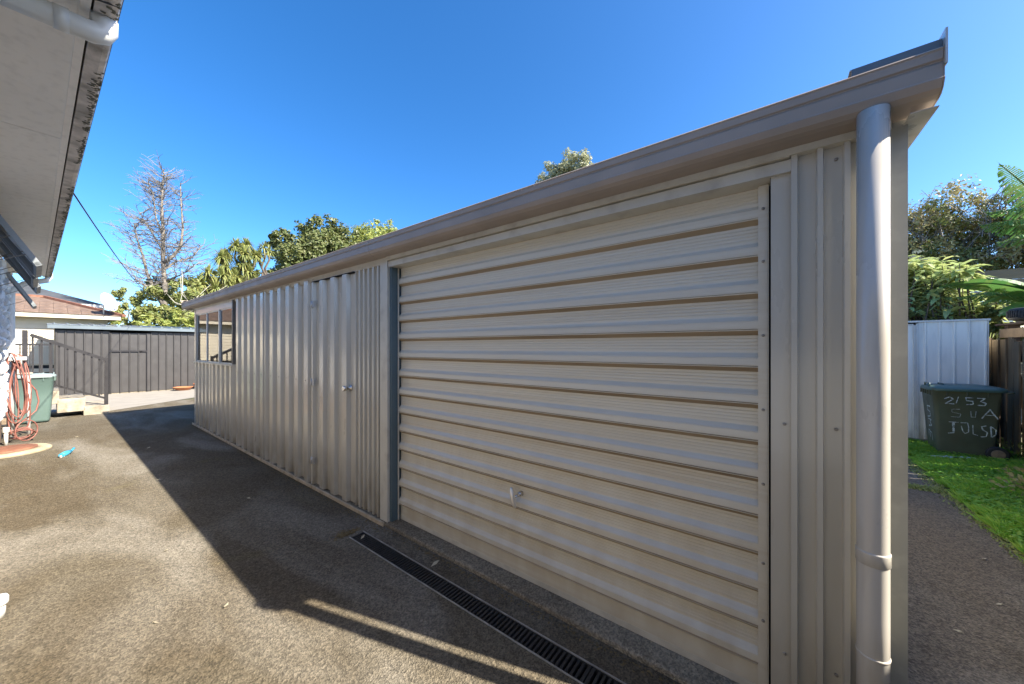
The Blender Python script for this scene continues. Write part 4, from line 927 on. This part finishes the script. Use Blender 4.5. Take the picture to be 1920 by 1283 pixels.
# timber stack that carries the tyre
tk = thing('timber_frame', 'dark old timber frame standing behind the paling fence under the tyre', 'timber frame', (8.6, -2.95, 0))
for x in (8.15, 9.35): MB().box(x, x + .12, -3.05, -2.93, -.1, 1.86).build('post', M_oldwood, tk)
MB().box(7.4, 9.5, -3.10, -2.84, 1.861, 1.885).build('beam', M_oldwood, tk); MB().box(7.4, 9.5, -2.925, -2.89, 1.66, 1.80).build('beam', M_greywood, tk)
MB().box(8.0, 9.45, -2.86, -2.83, 1.30, 1.60).build('board', M_oldwood, tk)
def torus(b, c, Rr, r_, n=36, m=14, flat=1.0):
    vs = []; fs = []
    for i in range(n):
        a = 2 * math.pi * i / n
        for k in range(m):
            t = 2 * math.pi * k / m; e = 3.2; cs = math.copysign(abs(math.cos(t)) ** (2 / e), math.cos(t)); sn = math.copysign(abs(math.sin(t)) ** (2 / e), math.sin(t))
            rr_ = Rr + r_ * cs; vs.append((c[0] + rr_ * math.cos(a), c[1] + rr_ * math.sin(a), c[2] + r_ * flat * sn))
    for i in range(n):
        for k in range(m): fs.append((i * m + k, ((i + 1) % n) * m + k, ((i + 1) % n) * m + (k + 1) % m, i * m + (k + 1) % m))
    return b.add(vs, fs, True)
ty = thing('car_tyre', 'worn black car tyre lying flat on top of the timber frame', 'tyre', (8.42, -2.98, 1.97))
torus(MB(), (8.45, -2.97, 1.98), .235, .085, flat=1.08).build('tyre', M_rubber, ty)
b = MB()
for k in range(60):
    a = 2 * math.pi * k / 60; c, s_ = math.cos(a), math.sin(a); b.bar((8.45 + .318 * c, -2.97 + .318 * s_, 1.93), (8.45 + .318 * math.cos(a + .03), -2.97 + .318 * math.sin(a + .03), 2.03), .012, .012)
b.build('tread', M_rubber, ty)
# retaining wall and dry hedge behind
rw = thing('retaining_wall', 'grey horizontal timber retaining wall below the dry hedge', 'wall', (12.6, -3, 0))
for k in range(14): MB().box(12.5, 12.56, -9, 2.5, .05 + k * .225, .05 + k * .225 + .215).build('plank', M_greywood, rw)
for y in (-7.5, -5.0, -2.6, -.2, 2.2): MB().box(12.56, 12.7, y, y + .14, 0, 3.5).build('post', M_greywood, rw)
hd_ = thing('dry_hedge', 'tall dry olive brown hedge with bare twigs behind the side yard', 'hedge', (14, -4, 0))
bl = []
r2 = random.Random(15)
for k in range(15):
    y = -.5 - k * .55; bl.append(((14.2 + r2.uniform(-.3, .3), y, 4.55 + r2.uniform(-.2, .4)), (.95, .85, 1.0))); bl.append(((13.8 + r2.uniform(-.2, .2), y, 3.55), (.75, .75, .85)))
leafcloud(bl, 60000, .09, 51, .45, shell=.3).build('foliage', M_lfdry, hd_)
leafcloud([(c, (a * .95, b_ * .95, d_ * .95)) for c, (a, b_, d_) in bl], 45000, .09, 52, .4, shell=.3).build('foliage', M_lfolive, hd_)
b = MB()
for k in range(900):
    y = r2.uniform(-9, 0); x = 14 + r2.uniform(-.7, .7); z = r2.uniform(3.2, 5.0); d = Vector((r2.gauss(0, .5), r2.gauss(0, .5), r2.uniform(.2, 1.2))).normalized(); L = r2.uniform(.3, .95); p = Vector((x, y, z))
    q1 = p + d * L * .6 + Vector((r2.gauss(0, .04), r2.gauss(0, .04), 0)); b.tube([p, q1, p + d * L], [.010, .007, .004], 3, cap=False)
    for _ in range(3):
        d3 = (d + Vector((r2.gauss(0, .7), r2.gauss(0, .7), r2.gauss(0, .4)))).normalized(); b.tube([q1, q1 + d3 * r2.uniform(.1, .3)], [.006, .003], 3, cap=False)
b.build('twigs', M_twig, hd_)
# pale shrub above the metal shed
ps = thing('pale_leaved_shrub', 'bright shrub with long pale lance shaped leaves behind the metal shed', 'shrub', (10.9, -2.2, 0))
b = MB(); fl = MB(); stm = MB(); r2 = random.Random(61)
tips = []
for k in range(170):
    y_ = r2.uniform(-3.15, -1.3); top = 3.35 if y_ > -2.55 else 3.35 - (-2.55 - y_) * 1.2
    tips.append(Vector((10.55 + r2.uniform(-.15, 1.0), y_, 2.0 + r2.random() ** .8 * (top - 2.0))))
for p in tips:
    stm.tube([(p.x + r2.uniform(-.2, .3), p.y + r2.uniform(-.2, .2), p.z - 1.0), (p.x, p.y, p.z - .3), p], [.014, .010, .005], 5)
    for _ in range(17):
        az = r2.uniform(0, 2 * math.pi); el = r2.uniform(-.5, .7); d = Vector((math.cos(az) * math.cos(el), math.sin(az) * math.cos(el), math.sin(el)))
        o = p + Vector((0, 0, -r2.uniform(0, .30))); L = r2.uniform(.20, .38); s_ = d.cross(Vector((0, 0, 1))).normalized(); n_ = s_.cross(d); wd_ = L * .15
        m1 = o + d * L * .35 + n_ * .012; m2 = o + d * L * .7 - n_ * .01; e = o + d * L - Vector((0, 0, L * .25))
        b.add([o, m1 + s_ * wd_, m1 - n_ * .010, m1 - s_ * wd_, m2 + s_ * wd_ * .8, m2 - n_ * .010, m2 - s_ * wd_ * .8, e], [(0, 1, 2), (0, 2, 3), (1, 4, 5, 2), (2, 5, 6, 3), (4, 7, 5), (5, 7, 6)])
    if r2.random() < .16:
        for _ in range(40): q = p + Vector((r2.gauss(0, .035), r2.gauss(0, .035), .10 + r2.gauss(0, .012))); fl.add([q, q + Vector((.012, 0, .004)), q + Vector((0, .012, .008)), q + Vector((.004, .004, -.03))], [(0, 1, 2), (0, 1, 3), (1, 2, 3), (0, 3, 2)])
b.build('foliage', M_lfpale, ps); stm.build('stem', M_bark2, ps); fl.build('flower_heads', M_flower, ps)
# banana plants
def banana_leaf(b, p0, d, L, wd_, droop, seed, split=.0, rollv=0.0):
    r2 = random.Random(seed); p0 = Vector(p0); d = Vector(d).normalized(); n = 14; mid = []
    side = d.cross(Vector((0, 0, 1))).normalized(); side = Quaternion(d, rollv) @ side
    for i in range(n + 1):
        u = i / n; mid.append(p0 + d * L * u - Vector((0, 0, 1)) * droop * L * u * u)
    for i in range(n):
        a, c = mid[i], mid[i + 1]; ua, uc = i / n, (i + 1) / n
        def wv(u): return wd_ * (math.sin(min(1, u * 1.02 + .04) * math.pi) ** .55) * (1 - .25 * u)
        for s_ in (-1, 1):
            pieces = 3 if split else 1
            for q in range(pieces):
                t0, t1 = q / pieces, (q + 1) / pieces - (split if split else 0); A_ = a.lerp(c, t0); C_ = a.lerp(c, t1); w0, w1 = wv(ua + (uc - ua) * t0), wv(ua + (uc - ua) * t1)
                dz = Vector((0, 0, -.28 - (r2.uniform(0, .5) if split else 0))); sw = d * (.25 * wd_)
                tipa = A_ + (side * s_ + dz) * w0 + sw * r2.uniform(.6, 1.2); tipc = C_ + (side * s_ + dz) * w1 + sw * r2.uniform(.6, 1.2)
                ma = A_ + side * s_ * w0 * .5 + Vector((0, 0, .04 * wd_)); mc = C_ + side * s_ * w1 * .5 + Vector((0, 0, .04 * wd_))
                b.add([A_, C_, mc, ma, tipc, tipa], [(0, 1, 2, 3), (3, 2, 4, 5)])
    b.tube(mid, [.018 * (1 - .8 * i / n) + .003 for i in range(n + 1)], 6)
bp = thing('banana_plant', 'low banana plant with broad drooping leaves above the paling fence', 'banana plant', (10.2, -3.5, 0))
MB().tube([(10.2, -3.55, -.1), (10.2, -3.5, 1.2), (10.15, -3.45, 2.2)], [.14, .11, .07], 12).build('stem', M_lfpale, bp)
for i, (p, d, L, w_, dr_, sp, rl) in enumerate((((10.15, -3.45, 2.45), (.15, .9, .62), 1.25, .22, .42, 0, .5), ((10.15, -3.6, 2.35), (-.35, .75, .75), 1.1, .20, .38, 0, -.5), ((10.15, -3.45, 2.2), (-.2, .45, .55), 1.0, .19, .7, 0, .9),
        ((10.2, -3.5, 2.4), (.3, -.4, .9), 1.1, .2, .5, 0, .2), ((10.1, -3.5, 2.25), (-.6, .1, .8), 1.0, .2, .55, 0, .3), ((10.15, -3.5, 2.1), (-.3, .35, .2), .8, .18, .5, 0, -.8), ((10.1, -3.3, 2.3), (-.2, .55, .35), .95, .18, .45, .1, .3))):
    lb = MB(); banana_leaf(lb, p, d, L, w_, dr_, 70 + i, sp, rl); lb.build('leaf', M_lfban, bp)
bp = thing('banana_plant', 'tall banana plant with torn fronds at the right edge of the picture', 'banana plant', (10.3, -4.0, 0))
MB().tube([(10.3, -4.1, -.1), (10.3, -4.0, 2.2), (10.2, -3.7, 3.6)], [.16, .12, .05], 12).build('stem', M_lfpale, bp)
for i, (p, d, L, w_, dr_, sp, rl) in enumerate((((10.2, -3.75, 3.6), (-.1, .62, 1.15), 1.45, .26, .10, .1, .6), ((10.2, -3.8, 3.7), (-.1, .95, .55), 1.0, .30, .32, .12, -.1), ((10.2, -3.8, 3.5), (-.2, .85, .32), 1.05, .26, .2, .12, .2),
        ((10.2, -3.9, 3.6), (.2, -.3, 1.0), 1.2, .24, .3, .1, 0), ((10.2, -3.7, 3.3), (-.4, .6, .35), 1.0, .22, .5, .1, .3))):
    lb = MB(); banana_leaf(lb, p, d, L, w_, dr_, 90 + i, sp, rl); lb.build('leaf', M_lfban, bp)
# dark filler shrub behind the fence
tree('shrub', 'dark leafy shrub filling the gap below the banana leaves', 'shrub', (10.6, -3.6, -.1), [((10.0, -3.15, 1.75), (.5, .5, .4)), ((10.3, -3.9, 1.8), (.6, .7, .5)), ((9.6, -3.5, 1.7), (.5, .6, .4))], 2600, .16, M_lfdark, 35, .05)
# lawn
b = MB(); r2 = random.Random(8)
for k in range(76000):
    x = 1.95 + (8.35 - 1.95) * r2.random(); y = -1.39 - abs(r2.random() ** 1.1) * 1.22
    if y > -1.39 - .03 * (1 + math.sin(x * 9) * .8 + math.sin(x * 23)): continue
    if 7.62 < x < 8.05 and -2.28 < y < -1.78: continue
    cl = math.sin(x * 7 + y * 5) + math.sin(x * 17 - y * 11); h_ = r2.uniform(.025, .06) * (1 + .3 * cl); az = r2.uniform(0, 6.28); w_ = r2.uniform(.003, .007); ln = r2.uniform(.1, .9) * h_
    c, s_ = math.cos(az), math.sin(az)
    b.add([(x - s_ * w_, y + c * w_, -.012), (x + s_ * w_, y - c * w_, -.012), (x + c * ln + s_ * w_ * .6, y + s_ * ln - c * w_ * .6, h_ * .65), (x + c * ln * 1.9, y + s_ * ln * 1.9, h_)], [(0, 1, 2), (0, 2, 3)])
for k in range(15000):
    x = r2.uniform(1.95, 8.3); y = -1.42 - r2.random() * 1.15; z = r2.uniform(.02, .06); s_ = r2.uniform(.008, .02); a = r2.uniform(0, 6.28)
    if 7.62 < x < 8.05 and -2.28 < y < -1.78: continue
    b.add([(x + s_ * math.cos(a + q * 1.57), y + s_ * math.sin(a + q * 1.57), z + r2.uniform(-.006, .006)) for q in range(4)], [(0, 1, 2, 3)])
go = b.build('lawn', M_grass); tag(go, 'short bright green grass beside the brown path', 'grass', kind='stuff')
b = MB()
for k in range(5200):
    u = r2.random()
    if u < .45: x = r2.uniform(3.5, 7.6); y = -1.40 + abs(r2.gauss(0, .05)) * (.4 + (x - 3.5) / 3)
    elif u < .75: x = r2.uniform(6.3, 8.3); y = r2.uniform(-1.4, -.7)
    else: x = r2.uniform(5.55, 5.72) + r2.gauss(0, .02); y = r2.uniform(-1.4, -.9)
    h_ = r2.uniform(.004, .022); az = r2.uniform(0, 6.28); w_ = r2.uniform(.004, .010); c, s_ = math.cos(az), math.sin(az)
    b.add([(x - s_ * w_, y + c * w_, .001), (x + s_ * w_, y - c * w_, .001), (x + c * h_ * 1.4, y + s_ * h_ * 1.4, h_)], [(0, 1, 2)])
tag(b.build('moss', M_lfyel), 'yellow green moss and weeds creeping over the path edge', 'moss', kind='stuff')
def weed(name, label, loc, n, size, seed, mat, h=.2):
    r3 = random.Random(seed); b = MB(); root = thing(name, label, 'weed', loc)
    for _ in range(n):
        az = r3.uniform(0, 6.28); el = r3.uniform(.1, 1.3); d = Vector((math.cos(az) * math.cos(el), math.sin(az) * math.cos(el), math.sin(el))); p = Vector(loc) + d * h * r3.uniform(.3, 1)
        t = d.cross(Vector((r3.gauss(0, 1), r3.gauss(0, 1), 1))).normalized(); L = size * r3.uniform(.6, 1.3)
        b.add([p - d * L / 2, p + t * L * .3, p + d * L / 2 - Vector((0, 0, L * .2)), p - t * L * .3], [(0, 1, 2, 3)])
    b.build('foliage', mat, root)
    b = MB()
    for _ in range(6): az = r3.uniform(0, 6.28); b.tube([loc, (loc[0] + math.cos(az) * h * .5, loc[1] + math.sin(az) * h * .5, loc[2] + h * .8)], [.004, .002], 4)
    b.build('stem', M_lfolive, root)
weed('weed_clump', 'scraggly brown green weeds between the lettered bin and the fence', (7.72, -2.48, 0), 130, .06, 1, M_lfolive, .32)
weed('weed_clump', 'tangled dry weeds at the right edge of the grass', (5.9, -2.02, 0), 260, .055, 2, M_lfdry, .34)
weed('weed_clump', 'small green weed growing at the foot of the garage corner', (2.25, -.375, 0), 26, .04, 3, M_lfban, .09)

# ------------------------------------------------------------------ unseen tall fence, added to shade the garage corner, path and rib sides
tf = thing('added_shade_fence', 'tall brown paling fence added out of view to shade the garage and path', 'fence', (3.5, -2.62, 0))
tm_ = MB().box(-.079, .079, -.009, .009, 0, 2.52).mesh('paling'); tm_.materials.append(M_paling)
for k in range(41): inst('paling', tm_, tf, (-.62 + k * .15, -2.62 + (.010 if k % 2 else -.010), -.02))
for z in (.4, 1.3, 2.2): MB().box(-.7, 5.33, -2.70, -2.632, z, z + .09).build('fence_rail', M_oldwood, tf)
for x in (-.6, .8, 2.2, 3.7, 5.2): MB().box(x, x + .1, -2.80, -2.702, -.1, 2.5).build('fence_post', M_oldwood, tf)

# ------------------------------------------------------------------ litter
bl_ = thing('scrub_brush', 'small blue plastic scrubbing brush lying on the sunny concrete', 'brush', (.165, 7.92, 0))
b = MB(); b.tube([(.10, 7.80, .030), (.14, 7.88, .034), (.18, 7.96, .036)], [.028, .034, .024], 10); b.build('head', M_blue, bl_)
b = MB(); b.tube([(.18, 7.96, .036), (.20, 8.01, .045), (.215, 8.05, .06)], [.016, .012, .015], 8); b.build('handle', M_blue, bl_)
b = MB(); r2 = random.Random(2)
for k in range(70): x = r2.uniform(.09, .17); y = 7.80 + (x - .10) * 2 + r2.uniform(-.04, .04); b.tube([(x, y, .03), (x + r2.uniform(-.01, .01), y, .001)], .003, 4)
b.build('bristles', M_white, bl_)
def rag(label, loc, L, w_, ang, seed, mat):
    r3 = random.Random(seed); b = MB(); n, m = 12, 4; vs = []
    for i in range(n + 1):
        for j in range(m + 1):
            u = (i / n - .5) * L; v = (j / m - .5) * w_ * (1 + .4 * math.sin(i * 1.7)); c, s_ = math.cos(ang), math.sin(ang)
            vs.append((loc[0] + u * c - v * s_, loc[1] + u * s_ + v * c, loc[2] + .012 + .022 * r3.random()))
    b.add(vs, [(i * (m + 1) + j, (i + 1) * (m + 1) + j, (i + 1) * (m + 1) + j + 1, i * (m + 1) + j + 1) for i in range(n) for j in range(m)], True)
    return tag(b.build('plastic_wrapper', mat), label, 'litter')
rag('crumpled white plastic wrapper in the grass before the lettered bin', (7.28, -1.83, .02), .50, .05, -1.15, 3, M_litter)
t = thing('plastic_bottle', 'white plastic bottle lying on the grass edge at far right', 'bottle', (4.30, -1.50, .03))
MB().tube([(4.22, -1.52, .035), (4.225, -1.52, .035), (4.36, -1.53, .035), (4.385, -1.532, .035), (4.40, -1.532, .035)], [.02, .035, .036, .015, .014], 14).build('body', M_litter, t)
MB().tube([(4.40, -1.532, .035), (4.42, -1.533, .035)], .016, 10).build('cap', M_blue, t)
r2 = random.Random(12)
spots = [(.52, 3.6), (.9, 7.5), (.35, 2.7), (1.2, 4.2), (.1, 4.9), (.62, 2.55), (1.0, 11.0), (.28, 9.4), (3.35, -1.02), (2.9, -.75), (4.0, -1.15), (1.62, 1.9), (.75, 5.6), (1.5, 2.62), (2.6, -1.1), (5.0, -.9)]
names = ['near the shadow edge in the middle of the drive', 'in the garage shadow far down the drive', 'on the sunny drive in the foreground', 'in the shade beside the side door', 'on the sunny drive by the house',
         'by the corner of the shadow', 'in the far garage shadow near the shed', 'near the blue brush', 'curled on the brown side path', 'on the side path by the downpipe', 'on the side path near the grass', 'between drain and roller door', 'on the shadow line half way along', 'on the end of the drain grate', 'on the lower right path', 'on the middle of the side path']
for (x, y), nm in zip(spots, names):
    L = r2.uniform(.018, .05); a = r2.uniform(0, 6.28); c, s_ = math.cos(a) * L, math.sin(a) * L
    b = MB(); b.add([(x - c, y - s_, .004), (x - s_ * .3, y + c * .3, .010), (x + c * .6, y + s_ * .6, .013), (x + c, y + s_, .005), (x + s_ * .3, y - c * .3, .006)], [(0, 1, 4), (1, 2, 4), (2, 3, 4)])
    tag(b.build('dry_leaf', M_chip), 'small pale dry leaf ' + nm, 'leaf', 'dry leaves on the concrete')

# dirt, moss crumbs and leaf fragments gathered along the garage base
b = MB(); r2 = random.Random(44)
for k in range(2600):
    u = r2.random()
    if u < .7: x = 1.685 - abs(r2.gauss(0, .035)); y = r2.uniform(2.6, 9.2)
    elif u < .85: x = 1.685 - abs(r2.gauss(0, .02)); y = r2.uniform(-.2, 2.6)
    else: x = 1.45 + r2.gauss(0, .05); y = 2.74 + abs(r2.gauss(0, .05))
    a = r2.uniform(0, 6.28); L = r2.uniform(.003, .011); c, s_ = math.cos(a) * L, math.sin(a) * L
    b.add([(x - c, y - s_, .002), (x - s_ * .5, y + c * .5, .004), (x + c, y + s_, .006), (x + s_ * .5, y - c * .5, .003)], [(0, 1, 2, 3)])
tag(b.build('leaf_crumbs', M_crumb), 'brown crumbs of dirt and leaf gathered along the garage base', 'dirt', kind='stuff')
